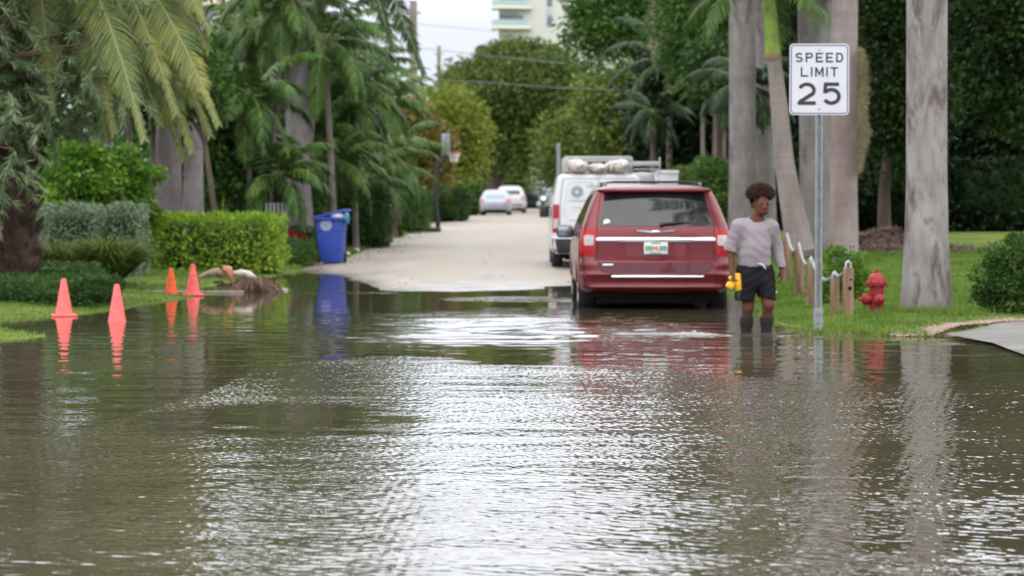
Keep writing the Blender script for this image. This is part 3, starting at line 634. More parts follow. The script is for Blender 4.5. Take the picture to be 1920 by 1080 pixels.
# ---- distant parked cars
def car(label,cat,name,px,d,pt,scale,paint,rz,wheelr=.32,glow=False,z=None):
    p=P(px,400,d); t=thing(name,label,cat,(p.x,d,gz(p.x,d) if z is None else z),rz)
    keys=pt; B=Body(keys); top=keys[-1][0]
    B.build(paint,t,wheels=(.8,keys[3][3]-.9),wr=wheelr,crown=.04); W=keys[2][1]
    under(t,W,.1,keys[3][3]-.2,.16,.4,(.8,keys[3][3]-.9),wheelr)
    for wy in(.8,keys[3][3]-.9):
        for sx in(-1,1): wheel(t,sx*(W-.12),wy,wheelr,.22,sx)
    return t,B
HB=[(.24,.80,.10,4.2,.3,.4,.08,.3),(.34,.86,.02,4.25,.3,.4,.08,.3),(.5,.88,-.02,4.25,.28,.4,.08,.3),(.75,.89,.0,4.2,.26,.4,.08,.3),(.92,.87,.08,3.7,.25,.4,.08,.3),(1.05,.82,.2,3.2,.24,.3,.06,.2),(1.3,.70,.42,2.7,.2,.3,.05,.15),(1.42,.60,.52,2.4,.2,.3,.05,.15),(1.46,.52,.6,2.3,.2,.3,.05,.1)]
SUVK=[(.3,.86,.10,4.6,.3,.4,.08,.3),(.4,.93,.02,4.65,.28,.4,.08,.3),(.6,.96,-.02,4.65,.26,.4,.08,.3),(.9,.96,.0,4.6,.24,.4,.08,.3),(1.05,.93,.04,4.0,.22,.4,.08,.3),(1.15,.90,.08,3.5,.2,.3,.06,.2),(1.45,.80,.25,2.9,.18,.3,.05,.15),(1.66,.68,.4,2.5,.18,.3,.05,.15),(1.72,.58,.5,2.4,.2,.3,.05,.1)]
SIL=flat('silver_paint',(.30,.32,.36),.3,.3,coat=.7,var=.04); WH2=flat('pearl_paint',(.44,.44,.46),.3,coat=.7,var=.04); DK=flat('charcoal_paint',(.03,.033,.038),.3,.2,coat=.6); BLU=flat('pale_blue_paint',(.36,.46,.52),.3,.2,coat=.6)
h,B=car('silver hatchback parked on the left roadside, nearest of the distant cars','car','hatchback',928,138,HB,1,SIL,-.03)
B.rearpatch([(.99,-.52,.52),(1.10,-.58,.58),(1.18,-.5,.5)],.01).build('rear_window',flat('pale_glass',(.16,.26,.29),.1,spec=.8),h)
for sx in(-1,1): B.rearpatch([(.75,min(sx*.6,sx*.86),max(sx*.6,sx*.86)),(.98,min(sx*.66,sx*.84),max(sx*.66,sx*.84))],.012,6,4).build('tail_light',flat('pink_lens',(.40,.10,.13),.2),h)
B.rearpatch([(.24,-.6,.6),(.34,-.62,.62)],.02).build('rear_valance',BLK,h)
s,B=car('white sport utility vehicle parked just ahead of the silver hatchback','car','suv',956,152,SUVK,1,WH2,-.03,.36)
B.rearpatch([(1.2,-.66,.66),(1.45,-.6,.6)],.01).build('rear_window',GLS,s)
for sx in(-1,1): B.rearpatch([(.85,min(sx*.7,sx*.94),max(sx*.7,sx*.94)),(1.1,min(sx*.74,sx*.9),max(sx*.74,sx*.9))],.012,6,4).build('tail_light',flat('pink_lens',(.45,.10,.12),.2),s)
B.rearpatch([(.45,-.8,.8),(.6,-.84,.84)],.02).build('rear_bumper',flat('grey_bumper',(.2,.2,.21),.5),s)
k1,B=car('dark charcoal car facing down the road, right of the white utility vehicle','car','dark_car',1001,176,SUVK,1,DK,-.03,.35)
B.rearpatch([(1.2,-.66,.66),(1.45,-.6,.6)],.01).build('rear_window',flat('grey_glass',(.10,.11,.12),.1,spec=.8),k1)
k2,B=car('pale blue car partly hidden behind the left edge of the white van','car','pale_car',1036,170,SUVK,1,BLU,-.03,.35)
B.rearpatch([(1.2,-.66,.66),(1.45,-.6,.6)],.01).build('rear_window',flat('grey_glass',(.10,.11,.12),.1,spec=.8),k2)
# motorcycle with a lit headlight, facing the camera
p=P(1019,395,158); mc=thing('motorcycle','small dark motorcycle with a lit headlight coming down the far street','motorcycle',(p.x,158,gz(p.x,158)))
mb=MB(); mb.tube([(0,0,.65),(0,-.3,.85),(0,-.5,1.0)],[.12,.14,.06]); mb.rbox((0,.25,.75),(.3,.8,.18),.06); mb.tube([(-.35,-.42,1.05),(0,-.5,1.0),(.35,-.42,1.05)],.02); mb.rbox((0,.1,.45),(.3,.5,.35),.08); mb.tube([(-.06,-.45,.9),(-.06,-.62,.33)],.02); mb.tube([(.06,-.45,.9),(.06,-.62,.33)],.02); mb.build('frame',DK,mc)
for y in(-.65,.7):
    mb=MB(); mb.lathe((0,y,.32),[(.22,-.05),(.32,-.05),(.34,0),(.32,.05),(.22,.05)],20,axis=(1,0,0)); mb.build('wheel',TYRE,mc)
mb=MB(); mb.ball((0,-.6,.92),.10,12,8); mb.build('headlight',flat('headlight_glow',(1,.97,.9),.3,emis=2.5),mc)
mb=MB(); mb.rbox((-.32,.1,.55),(.26,.5,.34),.08); mb.build('pannier',WP,mc)
# ---------------------------------------------------------------- speed limit sign
sp_=P(1534,612,25.2); sx0,sy0=sp_.x,25.2; szg=gz(sx0,sy0)
sg=thing('speed_limit_sign','white 25 speed limit sign on a grey metal post at the flooded kerb','sign',(sx0,sy0,.06)); print('signz',szg)
GALV=flat('galvanised_steel',(.25,.265,.27),.5,.35,var=.2,scale=12,bump=.15)
mb=MB()
mb.add([(x,y,z) for z in(-.3,.0,2.93) for x,y in((-.038,0),(-.022,.0),(-.014,.03),(.014,.03),(.022,0),(.038,0),(.038,-.004),(.019,-.004),(.011,.024),(-.011,.024),(-.019,-.004),(-.038,-.004))],
 [(i*12+k,i*12+(k+1)%12,(i+1)*12+(k+1)%12,(i+1)*12+k) for i in range(2) for k in range(12)]+[tuple(range(24,36)),tuple(range(11,-1,-1))])
post=mb.build('post',GALV,sg,ang=20)
mb=MB(); mb.box((0,-.004,.10),(.095,.02,.24)); mb.tube([(-.055,-.004,.16),(.055,-.004,.16)],.009,6); mb.tube([(0,-.03,.16),(0,.03,.16)],.011,6); mb.tube([(0,-.03,.06),(0,.03,.06)],.011,6); mb.build('sleeve',GALV,post)
def rr_(w,h,r,n=6):
    P_=[]
    for cx,cz,a0 in((w/2-r,h/2-r,0),(-w/2+r,h/2-r,90),(-w/2+r,-h/2+r,180),(w/2-r,-h/2+r,270)):
        for i in range(n+1): a=math.radians(a0+90*i/n); P_.append((cx+r*math.cos(a),cz+r*math.sin(a)))
    return P_
def plate(w,h,r,y0,y1,zc):
    P_=rr_(w,h,r); n=len(P_); mb=MB(); vs=[(x,y0,z+zc) for x,z in P_]+[(x,y1,z+zc) for x,z in P_]
    return mb.add(vs,[tuple(range(n)),tuple(range(2*n-1,n-1,-1))]+[(i,(i+1)%n,n+(i+1)%n,n+i) for i in range(n)])
SW,SH=.625,.745; zc=2.236+SH/2
pn=plate(SW,SH,.045,-.008,-.005,zc).build('panel',flat('sign_white',(.60,.60,.64),.45,var=.04,scale=3),sg,smooth=False)
P_=rr_(SW-.035,SH-.035,.035); mb=MB(); mb.ribbon([(x,z+zc) for x,z in P_],.012,-.008,.002,closed=True); mb.build('border',flat('sign_border',(.14,.15,.20),.5),pn,smooth=False)
INK=flat('sign_black',(.022,.022,.026),.5)
def arc(cx,cz,rx,rz,a0,a1,n=12): return [(cx+rx*math.cos(math.radians(a0+(a1-a0)*i/n)),cz+rz*math.sin(math.radians(a0+(a1-a0)*i/n))) for i in range(n+1)]
def glyph(ch,x,z,w,h,t):
    S=[]; L_=x+t/2; R_=x+w-t/2; B_=z+t/2; T_=z+h-t/2; M_=z+h/2
    if ch=='S':
        r=(T_-M_)/2; S.append(arc(L_+(R_-L_)/2,M_+r,(R_-L_)/2,r,25,270,14)+arc(L_+(R_-L_)/2,M_-r,(R_-L_)/2,r,90,-155,14)[1:])
    elif ch=='P': S+= [[(L_,z),(L_,z+h)],[(L_,T_),(R_-(T_-M_)/2,T_)]+arc(R_-(T_-M_)/2,(T_+M_)/2,(T_-M_)/2,(T_-M_)/2,90,-90,10)[1:]+[(L_,M_)]]
    elif ch=='E': S+=[[(L_,z),(L_,z+h)],[(x,T_),(x+w,T_)],[(x,M_),(x+w*.88,M_)],[(x,B_),(x+w,B_)]]
    elif ch=='D': S+=[[(L_,z),(L_,z+h)],[(L_,T_),(R_-w*.4,T_)]+arc(R_-w*.4,M_,w*.4,(T_-B_)/2,90,-90,14)[1:]+[(L_,B_)]]
    elif ch=='L': S+=[[(L_,z+h),(L_,z)],[(x,B_),(x+w,B_)]]
    elif ch=='I': S+=[[(x+w/2,z),(x+w/2,z+h)]]
    elif ch=='M': S+=[[(L_,z),(L_,z+h)],[(L_,z+h*.97),(x+w/2,z+h*.25),(R_,z+h*.97)],[(R_,z+h),(R_,z)]]
    elif ch=='T': S+=[[(x,T_),(x+w,T_)],[(x+w/2,z),(x+w/2,z+h)]]
    elif ch=='2':
        r=(R_-L_)/2; S+=[arc(L_+r,T_-h*.27,r,h*.27,160,-35,16)+[(L_,B_+t*.3)],[(x,B_),(x+w,B_)]]
    elif ch=='5':
        r=(R_-L_)/2; S+=[[(R_,T_),(L_+t*.3,T_)],[(L_+t*.35,T_+t/2),(L_+t*.1,M_+h*.02)],arc(L_+r*.95,B_+h*.30,r*1.05,h*.30,140,-150,18)]
    return S
mb=MB()
def word(txt,xc,z,h,w,t,gap):
    ws=[w*(.25 if c=='I' else 1.15 if c=='M' else 1) for c in txt]; tot=sum(ws)+gap*(len(txt)-1); x=xc-tot/2
    for j,(c,wc) in enumerate(zip(txt,ws)):
        for k,sroke in enumerate(glyph(c,x,z,wc,h,t)): mb.ribbon(sroke,t,-.008-.0006*k,.002)
        x+=wc+gap
k_=.755/.745
for a_ in(('SPEED',0,zc+.178,.100,.076,.0165,.030),('LIMIT',0,zc+.028,.100,.078,.0165,.026),('25',0,zc-.267,.235,.190,.038,.072)):
    mb=MB(); word(*a_); mb.build('lettering' if a_[0]!='25' else 'numerals',INK,pn,smooth=False)
mb=MB()
for z in(zc+.31,zc-.31): mb.lathe((0,-.009,z),[(0,-.001),(.009,-.001),(.009,.006),(0,.006)],10,axis=(0,-1,0))
mb.build('bolt',GALV,pn)
# ---------------------------------------------------------------- cones
def orange(name,c,fade): 
    return flat(name,c,.6,var=.22,scale=14,bump=.2)
ORF=orange('faded_orange',(.86,.135,.12),1); ORB=orange('bright_orange',(.80,.10,.02),0)
def cone(label,px,py,d,mat,base=True,sink=0,tilt=(0,0),h=.46):
    p=P(px,py,d); z=0 if sink else max(0.,gz(p.x,d))
    t=thing('traffic_cone',label,'traffic cone',(p.x,d,z-sink),group='traffic cones along the flooded kerb'); t.rotation_euler=(tilt[0],tilt[1],.3)
    mb=MB(); mb.lathe((0,0,0),[(.108,.02),(.100,.05),(.066,h*.55),(.034,h-.03),(.030,h-.008),(.02,h),(.014,h),(.018,h-.04),(.0,h-.05)],28); mb.build('cone_body',mat,t)
    mb=MB(); mb.rbox((0,0,.012),(.30,.30,.03),.012,seg=2); mb.build('base',mat,t)
    return t
cone('leftmost faded orange traffic cone, its square base on the lawn edge',120,590,29.2,ORF)
cone('faded orange traffic cone with its base under water, second from left',219.5,603,28.0,ORF,sink=.03)
cone('smallest and brightest orange traffic cone, third from left',321,556,35.6,ORB,sink=.035,h=.45)
cone('faded orange traffic cone nearest the palm debris, rightmost of the cones',362,553,35.8,ORF,h=.47)
# ---------------------------------------------------------------- recycling bin
bx=P(622,493,51.6); bn=thing('recycling_bin','blue wheeled recycling bin with its lid propped open by rubbish','bin',(bx.x,51.6,gz(bx.x,51.6)),rz=-.12)
BL=flat('blue_plastic',(.028,.062,.36),.45,var=.1,scale=5); BLD=flat('blue_plastic_lid',(.03,.075,.42),.4,var=.1)
mb=MB(); mb.rbox((0,0,.50),(.56,.62,.97),.05,seg=3); 
for i,v in enumerate(mb.v):
    f=.86+.16*v[2]/.95; mb.v[i]=(v[0]*f,v[1]*f,v[2])
mb.rbox((0,0,.965),(.66,.74,.07),.025); mb.rbox((-.2,-.31,.72),(.1,.03,.05),.01); mb.rbox((.2,-.31,.72),(.1,.03,.05),.01); mb.build('bin_body',BL,bn)
mb=MB(); mb.rbox((0,0,0),(.74,.76,.05),.02,rot=(0,-.24,0)); ld=mb.build('lid',BLD,bn,loc=(.0,0,1.065))
mb=MB()
for sx in(-1,1): mb.lathe((sx*.23-.0,-.26 if sx<0 else .28,.125),[(0,-.04),(.125,-.04),(.125,.04),(0,.04)],20,axis=(1,.15,0))
mb.build('wheel',TYRE,bn)
mb=MB(); RNG=[(.105*math.cos(2*PI*i/24)-.06,.105*math.sin(2*PI*i/24)+.83) for i in range(24)]
mb.ribbon(RNG,.018,-.318,closed=True)
for k in range(3):
    a=2*PI*k/3+PI/2; c0=Vector((math.cos(a)*.045-.06,math.sin(a)*.045+.83)); d=Vector((-math.sin(a),math.cos(a)))
    mb.ribbon([tuple(c0-d*.04),tuple(c0+d*.02)],.028,-.318); mb.ribbon([tuple(c0+d*.015+Vector((math.cos(a),math.sin(a)))*.024),tuple(c0+d*.05),tuple(c0+d*.015-Vector((math.cos(a),math.sin(a)))*.024)],.014,-.318)
mb.build('recycling_mark',flat('white_print',(.62,.66,.75),.5),bn,smooth=False)
mb=MB(); mb.ball((.13,-.26,1.03),(.15,.13,.08),10,7,noise=.25); o=mb.build('rubbish_bag',flat('white_bag',(.7,.68,.66),.5),None); o.location=bn.location; tag(o,'crumpled white rubbish bag poking out under the blue bin lid','bag')
mb=MB(); mb.ball((.30,-.18,1.0),(.11,.14,.10),10,7,noise=.3); mb.tube([(.33,-.2,.98),(.37,-.25,.86)],[.07,.02]); o=mb.build('plastic_bag',flat('teal_bag',(.05,.20,.34),.4),None); o.location=bn.location; tag(o,'teal plastic bag hanging over the right rim of the blue bin','bag')
# ---------------------------------------------------------------- hydrant
hp=P(1643,590,27.6); hy=thing('fire_hydrant','red fire hydrant with a side outlet standing in the grass','hydrant',(hp.x,27.6,gz(hp.x,27.6)-.07),rz=.0)
HR=flat('hydrant_red',(.27,.010,.013),.5,var=.22,scale=9,bump=.25)
mb=MB(); mb.lathe((0,0,0),[(.10,0),(.10,.06),(.088,.065),(.085,.40),(.088,.425),(.125,.43),(.128,.465),(.108,.47),(.098,.485),(.096,.51),(.085,.54),(.055,.562),(.025,.572),(.025,.575)],28)
for k in range(8): a=2*PI*k/8; mb.lathe((math.cos(a)*.112,math.sin(a)*.112,.415),[(0,0),(.013,0),(.013,.065),(0,.065)],6)
mb.build('barrel',HR,hy)
mb=MB(); mb.lathe((0,0,.567),[(.022,0),(.022,.05),(.014,.055)],5); mb.build('operating_nut',HR,hy)
def outlet(axis,l,r,nm):
    mb=MB(); mb.lathe((0,0,.27),[(r*.8,.05),(r*.8,l*.62),(r*1.05,l*.63),(r*1.12,l*.72),(r*1.12,l*.92),(r*.9,l),(.02,l+.005),(.02,l+.045),(.012,l+.05)],20,axis=axis); return mb.build(nm,HR,hy)
outlet((-1,-.25,0),.165,.062,'side_outlet'); outlet((.12,-1,0),.16,.058,'front_outlet')
# ---------------------------------------------------------------- rope posts
WD,nt,b=nodes('weathered_post'); L=nt.links; tc=N(nt,'ShaderNodeTexCoord'); mp=N(nt,'ShaderNodeMapping',ins={'Scale':(9,9,1.4)}); L.new(tc.outputs['Object'],mp.inputs[0]); n1=N(nt,'ShaderNodeTexNoise',ins={'Scale':1.5,'Detail':6}); L.new(mp.outputs[0],n1.inputs['Vector'])
r=ramp(nt,[(.3,(.13,.075,.045)),(.55,(.27,.17,.11)),(.75,(.36,.25,.17))]); L.new(n1.outputs[0],r.inputs[0]); L.new(r.outputs[0],b.inputs['Base Color']); b.inputs['Roughness'].default_value=.9
ROPE=flat('rope_white',(.27,.27,.27),.7,bump=.8,bscale=120)
PST=[(1590,592,27.4,.62,.105,'square wooden rope post nearest the hydrant, with a dark knot hole'),(1565,584,28.2,.47,.085,'short wooden rope post just left of the one nearest the hydrant'),(1521,569,30.5,.57,.10,'wooden rope post directly left of the sign post'),(1498,548,33.5,.67,.115,'wooden rope post fourth from the hydrant, before the leaning palm'),(1476,523,36.8,.70,.11,'wooden rope post beside the walker\'s shoulder, fifth from the hydrant'),(1495,500,43,.95,.13,'farthest wooden rope post, against the base of the leaning palm')]
tops=[]
for i,(px,py,d,h,wd_,lb) in enumerate(PST):
    p=P(px,py,d); z=gz(p.x,d); t=thing('rope_post',lb,'post',(p.x,d,z-.02),rz=.25+.3*i,group='wooden posts of the rope fence')
    mb=MB(); mb.rbox((0,0,h/2),(wd_,wd_,h),.012,taper=(.96,.96)); 
    mb.build('timber',WD,t)
    mb=MB(); mb.tube([(-.03,0,h),(-.03,0,h+.05),(0,0,h+.075),(.03,0,h+.05),(.03,0,h)],.012,8); mb.build('rope_staple',flat('pale_metal',(.5,.5,.52),.4,.5),t)
    if i==0:
        mb=MB(); mb.lathe((.0,-wd_/2-.001,h*.62),[(0,-.002),(.022,-.002),(.022,.003),(0,.003)],10,axis=(0,-1,0)); mb.lathe((.012,-wd_/2-.001,h*.78),[(0,-.002),(.012,-.002),(.012,.003),(0,.003)],10,axis=(0,-1,0)); mb.build('knot_hole',UND,t)
    tops.append(Vector((p.x,d,z+h+.035)))
chain=[tops[0],tops[1],tops[2],tops[3],tops[4],P(1440,452,42)]
LB=['rope sagging between the two posts nearest the hydrant','rope crossing behind the sign post between two wooden posts','thick white rope dropping steeply from the fourth wooden post','white rope hanging between the fourth and fifth wooden posts','rope running behind the walker from the fifth wooden post']
for i in range(5):
    a,b2=chain[i],chain[i+1]; pts=[]
    for k in range(13):
        t=k/12; q=a.lerp(b2,t); q.z-=.16*4*t*(1-t)*(1 if i!=0 else .5); pts.append(q)
    mb=MB(); mb.tube(pts,.021,8); o=mb.build('rope',ROPE,None); tag(o,LB[i],'rope','ropes of the post fence')
# ---------------------------------------------------------------- tower blocks
CRM=flat('cream_render',(.55,.535,.50),.8,var=.05,scale=.05); SLB=flat('balcony_slab',(.70,.67,.62),.8,var=.04,scale=.1); GLB=flat('sea_glass',(.36,.46,.46),.1,var=.05,scale=.05); WIN=flat('window_dark',(.17,.20,.26),.2,var=.3,scale=.4)
d=420.; k=d/FPX
tb=thing('apartment_tower','tall cream apartment tower with rounded glass balconies above the far trees','building',(0,0,0))
x0=P(935,0,d).x; x1=P(1175,0,d).x; 
mb=MB(); zt=CAMH+k*445; mb.box(((x0+x1)/2,d+12,zt/2),(x1-x0,24,zt)); wl=mb.build('wall',CRM,tb)
for j in range(14):
    py=55-37.5*j+0; z=P(0,py,d).z
    if z>zt-2: break
    z=z
    # balcony slab (rounded left end), glass rail, window
    mb=MB(); pts=[]; xr=P(1000,0,d).x; xl=P(921,0,d).x
    for a in range(9): th=math.radians(90+90*a/8*1.0); pts.append((xl+1.6+1.6*math.cos(th+0),d-1.8-1.6*math.sin(th)+1.6+0))
    outline=[(xr,d+.5),(xr-.8,d-1.5),(xl+1.6,d-2.6),(xl+.6,d-2.3),(xl,d-1.4),(xl,d+3)]
    n=len(outline); vs=[(x,y,z) for x,y in outline]+[(x,y,z+.45) for x,y in outline]
    mb.add(vs,[tuple(range(n)),tuple(range(n,2*n))]+[(i,(i+1)%n,n+(i+1)%n,n+i) for i in range(n)]); bl=mb.build('balcony',SLB,tb,smooth=False)
    mb=MB(); o2=[(xr-1.2,d-1.45),(xl+1.6,d-2.5),(xl+.6,d-2.2),(xl+.12,d-1.3),(xl+.12,d+2.8)]
    vs=[(x,y,z+.45) for x,y in o2]+[(x,y,z+1.55) for x,y in o2]+[(x,y+.05,z+1.55) for x,y in o2]; n=5
    mb.add(vs,[(i,i+1,n+i+1,n+i) for i in range(4)]); mb.build('glass_rail',GLB,bl,smooth=False)
    mb=MB(); mb.box((P(953,0,d).x,d-.05,z+1.55),(3.0,.2,2.1)); mb.box((P(975,0,d).x,d-.05,z+1.7),(1.0,.2,1.5)); mb.build('window',WIN,tb,smooth=False)
    mb=MB(); mb.box((P(1030.5,0,d).x,d-.05,z+1.4),(.9,.2,1.7)); mb.build('window',WIN,tb,smooth=False)
    mb=MB(); mb.box((P(1030.5,0,d).x,d-.05,z+3.0),(.9,.2,1.1)); mb.build('spandrel_panel',GLB,tb,smooth=False)
d2=300.
t2=thing('apartment_block','beige apartment block showing through gaps at the upper left','building',(0,0,0))
xa,xb=P(372,0,d2).x,P(446,0,d2).x; zt=P(0,-90,d2).z; mb=MB(); mb.box(((xa+xb)/2,d2+6,zt/2),(xb-xa,12,zt)); mb.build('wall',flat('beige_render',(.72,.60,.50),.8,var=.05,scale=.1),t2)
for z in(22,25): 
    for x in(xa+1.2,xa+3.4): mb=MB(); mb.box((x,d2-.05,z),(1.1,.2,1.4)); mb.build('window',WIN,t2,smooth=False)
# ---------------------------------------------------------------- utility poles and wires
POL=barkmat('pole_wood',(.30,.26,.22),(.17,.14,.12))
def upole(label,px,ytop,d,r):
    p=P(px,ytop,d); zb=gz(p.x,d); t=thing('utility_pole',label,'utility pole',(p.x,d,zb),group='utility poles behind the palms')
    h=p.z-zb; mb=MB(); mb.tube([(0,0,0),(0,0,h)],[r*1.25,r],12); mb.build('pole',POL,t)
    mb=MB(); mb.rbox((0,-.15,h-.7),(.1,.1,.3),.02); mb.tube([(-.35,-.1,h-.55),(.35,-.1,h-.55)],.04,6); mb.build('insulator_bracket',POL,t); return p
pa=upole('nearer wooden utility pole rising beside the hanging palm frond',775,2,110,.17)
pb=upole('farther thin utility pole at the left edge of the round tree',823,86,170,.13)
WIR=flat('wire_grey',(.20,.21,.23),.5)
def wire(label,pts,r):
    P_=[P(*a) for a in pts]; mb=MB(); out=[]
    for a,b3 in zip(P_[:-1],P_[1:]):
        for i in range(10): t=i/10; q=a.lerp(b3,t); out.append(q)
    out.append(P_[-1]); mb.tube(out,r,5); o=mb.build('overhead_wire',WIR,None); tag(o,label,'wire','overhead wires crossing the street')
wire('uppermost thin overhead wire crossing the pale sky right of the nearer pole',[(650,20,108),(775,44,110),(900,56,112),(1010,72,114)],.012)
wire('overhead wire passing in front of the round tree, middle of three',[(700,80,100),(850,97,100),(1035,117,100),(1250,128,100)],.014)
wire('lowest overhead wire, crossing the round tree below its middle',[(830,150,100),(945,156,100),(1035,164,100),(1250,172,100)],.014)
# ---------------------------------------------------------------- basketball hoop
d=88.; p=P(822,418,d); zb=gz(p.x,d)
bh=thing('basketball_hoop','portable basketball hoop seen side-on at the left roadside','basketball hoop',(p.x,d,zb))
DP=flat('dark_pole',(.045,.05,.055),.5,.3); top=(p.z*0+P(0,300,d).z)-zb
mb=MB(); mb.tube([(-.02,0,0),(-.08,0,1.0),(-.08,0,top-.25),(.12,0,top-.02),(.3,0,top+.35)],.07,10); mb.build('pole',DP,bh)
mb=MB(); mb.rbox((-.45,0,.08),(1.1,.7,.16),.05); mb.tube([(.05,-.3,0),(.05,-.3,.55)],.03); mb.tube([(-.8,0,.15),(-.08,0,1.1)],.03); mb.build('base',DP,bh)
mb=MB(); mb.rbox((.27,0,P(0,271,d).z-zb),(.10,1.15,.80),.02,rot=(0,0,.22)); mb.build('backboard',flat('backboard_grey',(.22,.25,.28),.4),bh)
mb=MB(); zr=P(0,286,d).z-zb; cxr=.27+.30; mb.tube([(cxr+.23*math.cos(2*PI*i/20),.23*math.sin(2*PI*i/20),zr) for i in range(21)],.022,6,cap=False); mb.tube([(.3,0,zr),(.36,0,zr)],.04); mb.build('rim',flat('rim_orange',(.6,.12,.05),.5),bh)
mb=MB()
for i in range(14):
    for s_ in(-1,1):
        a=2*PI*i/14; b4=a+s_*.5; mb.tube([(cxr+.22*math.cos(a),.22*math.sin(a),zr),(cxr+.13*math.cos(b4),.13*math.sin(b4),zr-.34)],.014,4)
mb.build('net',flat('net_white',(.7,.7,.7),.8),bh)
# ---------------------------------------------------------------- small street things
d=74.; p=P(1047,268,62.); zb=gz(p.x,62.); mb=MB(); mb.tube([(p.x,62,zb-.2),(p.x,62,p.z)],.055,10); o=mb.build('street_post',flat('grey_post',(.26,.29,.31),.6),None); tag(o,'plain grey metal post standing behind the left corner of the white van','post')
p=P(731,428,80.); zb=gz(p.x,80.); mbx=thing('mailbox','white mailbox on a short post above the dark low hedge','mailbox',(p.x,80.,zb))
zt=P(0,380,80).z-zb; mb=MB(); mb.rbox((0,0,zt/2),(.09,.09,zt),.01); mb.build('post',flat('post_dark',(.1,.1,.1),.7),mbx)
mb=MB(); mb.rbox((0,0,zt+.02),(.24,.45,.22),.06,seg=3); mb.rbox((0,-.1,zt-.2),(.16,.3,.1),.02); mb.build('box',flat('box_white',(.7,.7,.7),.5),mbx)
# low white pale kerb at the far lawn
PK=flat('pale_concrete',(.24,.22,.19),.85,var=.15,scale=3)
mb=MB(); a=P(437,497,50.); b5=P(590,499,51.4); pts=[]
for i in range(9):
    t=i/8; x=a.x+(b5.x-a.x)*t; y=a.y+(b5.y-a.y)*t; mb.rbox((x+.08,y,max(0,gz(x,y))+.02),((b5.x-a.x)/8*.96,.22,.12),.02,rot=(0,0,.04*(i%3-1)))
o=mb.build('edging_kerb',PK,None); struct(o)
mb=MB(); 
for i in range(4):
    x=-6.3+i*.62; mb.rbox((x,37.0+.1*math.sin(i),.005),(.6,.16,.05),.015,rot=(0,0,.02*(i%3-1)))
o=mb.build('curb',PK,None); struct(o)
# driveway apron at right and its gravel strip
def sheet(name,poly,zoff,mat,sub=.12,zf=None):
    P2=[Vector((x,y)) for x,y in poly]; x0=min(p.x for p in P2);x1=max(p.x for p in P2);y0=min(p.y for p in P2);y1=max(p.y for p in P2)
    bm=bmesh.new(); vs=[bm.verts.new((p.x,p.y,0)) for p in P2]; f=bm.faces.new(vs)
    for ax,lo,hi in(((1,0,0),x0,x1),((0,1,0),y0,y1)):
        t=lo+sub
        while t<hi:
            bmesh.ops.bisect_plane(bm,geom=list(bm.verts)+list(bm.edges)+list(bm.faces),plane_co=tuple(t*a for a in ax),plane_no=ax); t+=sub
    for v in bm.verts: v.co.z=(zf or gz)(v.co.x,v.co.y)+zoff
    me=bpy.data.meshes.new(name); bm.to_mesh(me); bm.free(); me.materials.append(mat); me.polygons.foreach_set('use_smooth',[True]*len(me.polygons))
    o=bpy.data.objects.new(name,me); C.objects.link(o); return struct(o)
def PG(px,py): 
    d=CAMH*FPX/(py-385); return (P(px,py,d).x,d)
dz=lambda x,y: .012+max(0,(x-4.45))*.035+max(0,y-22.5)*.006
drv=[PG(1775,632),PG(1862,648),PG(1925,671),(5.2,20.2),(7.5,20.0),(7.5,26.5),(5.4,26.5),PG(1850,622)]
sheet('driveway',drv,.0,flat('concrete_drive',(.135,.13,.115),.8,var=.35,scale=1.4,bump=.3),zf=lambda x,y:dz(x,y)+.004)
# ---------------------------------------------------------------- person: signed distance modelling
def surfnet(S,o,h):
    nx,ny,nz=S.shape; ins=S<0
    cs=[S[i:nx-1+i,j:ny-1+j,k:nz-1+k] for i in(0,1) for j in(0,1) for k in(0,1)]
    st=np.stack([c<0 for c in cs]); m=st.any(0)&~st.all(0); idx=np.full(m.shape,-1); I=np.argwhere(m); idx[m]=np.arange(len(I))
    cv=np.stack([c[m] for c in cs]); off=np.array([(i,j,k) for i in(0,1) for j in(0,1) for k in(0,1)],float)
    acc=np.zeros((len(I),3)); cnt=np.zeros(len(I))
    for a in range(8):
        for b in range(a+1,8):
            if abs(off[a]-off[b]).sum()!=1: continue
            x=(cv[a]<0)!=(cv[b]<0); t=cv[a]/(cv[a]-cv[b]+1e-12); p=off[a]+t[:,None]*(off[b]-off[a]); acc[x]+=p[x]; cnt[x]+=1
    V=np.array(o)+(I+acc/cnt[:,None])*h; F=[]
    def q(mask,c,flip):
        w=np.argwhere(mask); 
        if len(w): 
            f=np.stack([c(w,k) for k in range(4)],1); F.append(f[:,::-1] if flip else f)
    for ax in range(3):
        sl=[slice(1,-1)]*3; a=[slice(1,n-1) for n in S.shape]; b=list(a); a[ax]=slice(0,S.shape[ax]-1); b[ax]=slice(1,S.shape[ax])
        A=ins[tuple(a)];B=ins[tuple(b)]; u,v=[(1,2),(2,0),(0,1)][ax]
        for mask,fl in((A&~B,False),(B&~A,True)):
            def c(w,k):
                w=w.copy()+1; w[:,ax]-=1
                du,dv=((-1,-1),(0,-1),(0,0),(-1,0))[k]; w[:,u]+=du; w[:,v]+=dv; return idx[w[:,0],w[:,1],w[:,2]]
            q(mask,c,fl)
    F=np.concatenate(F); F=F[(F>=0).all(1)]; return V,F
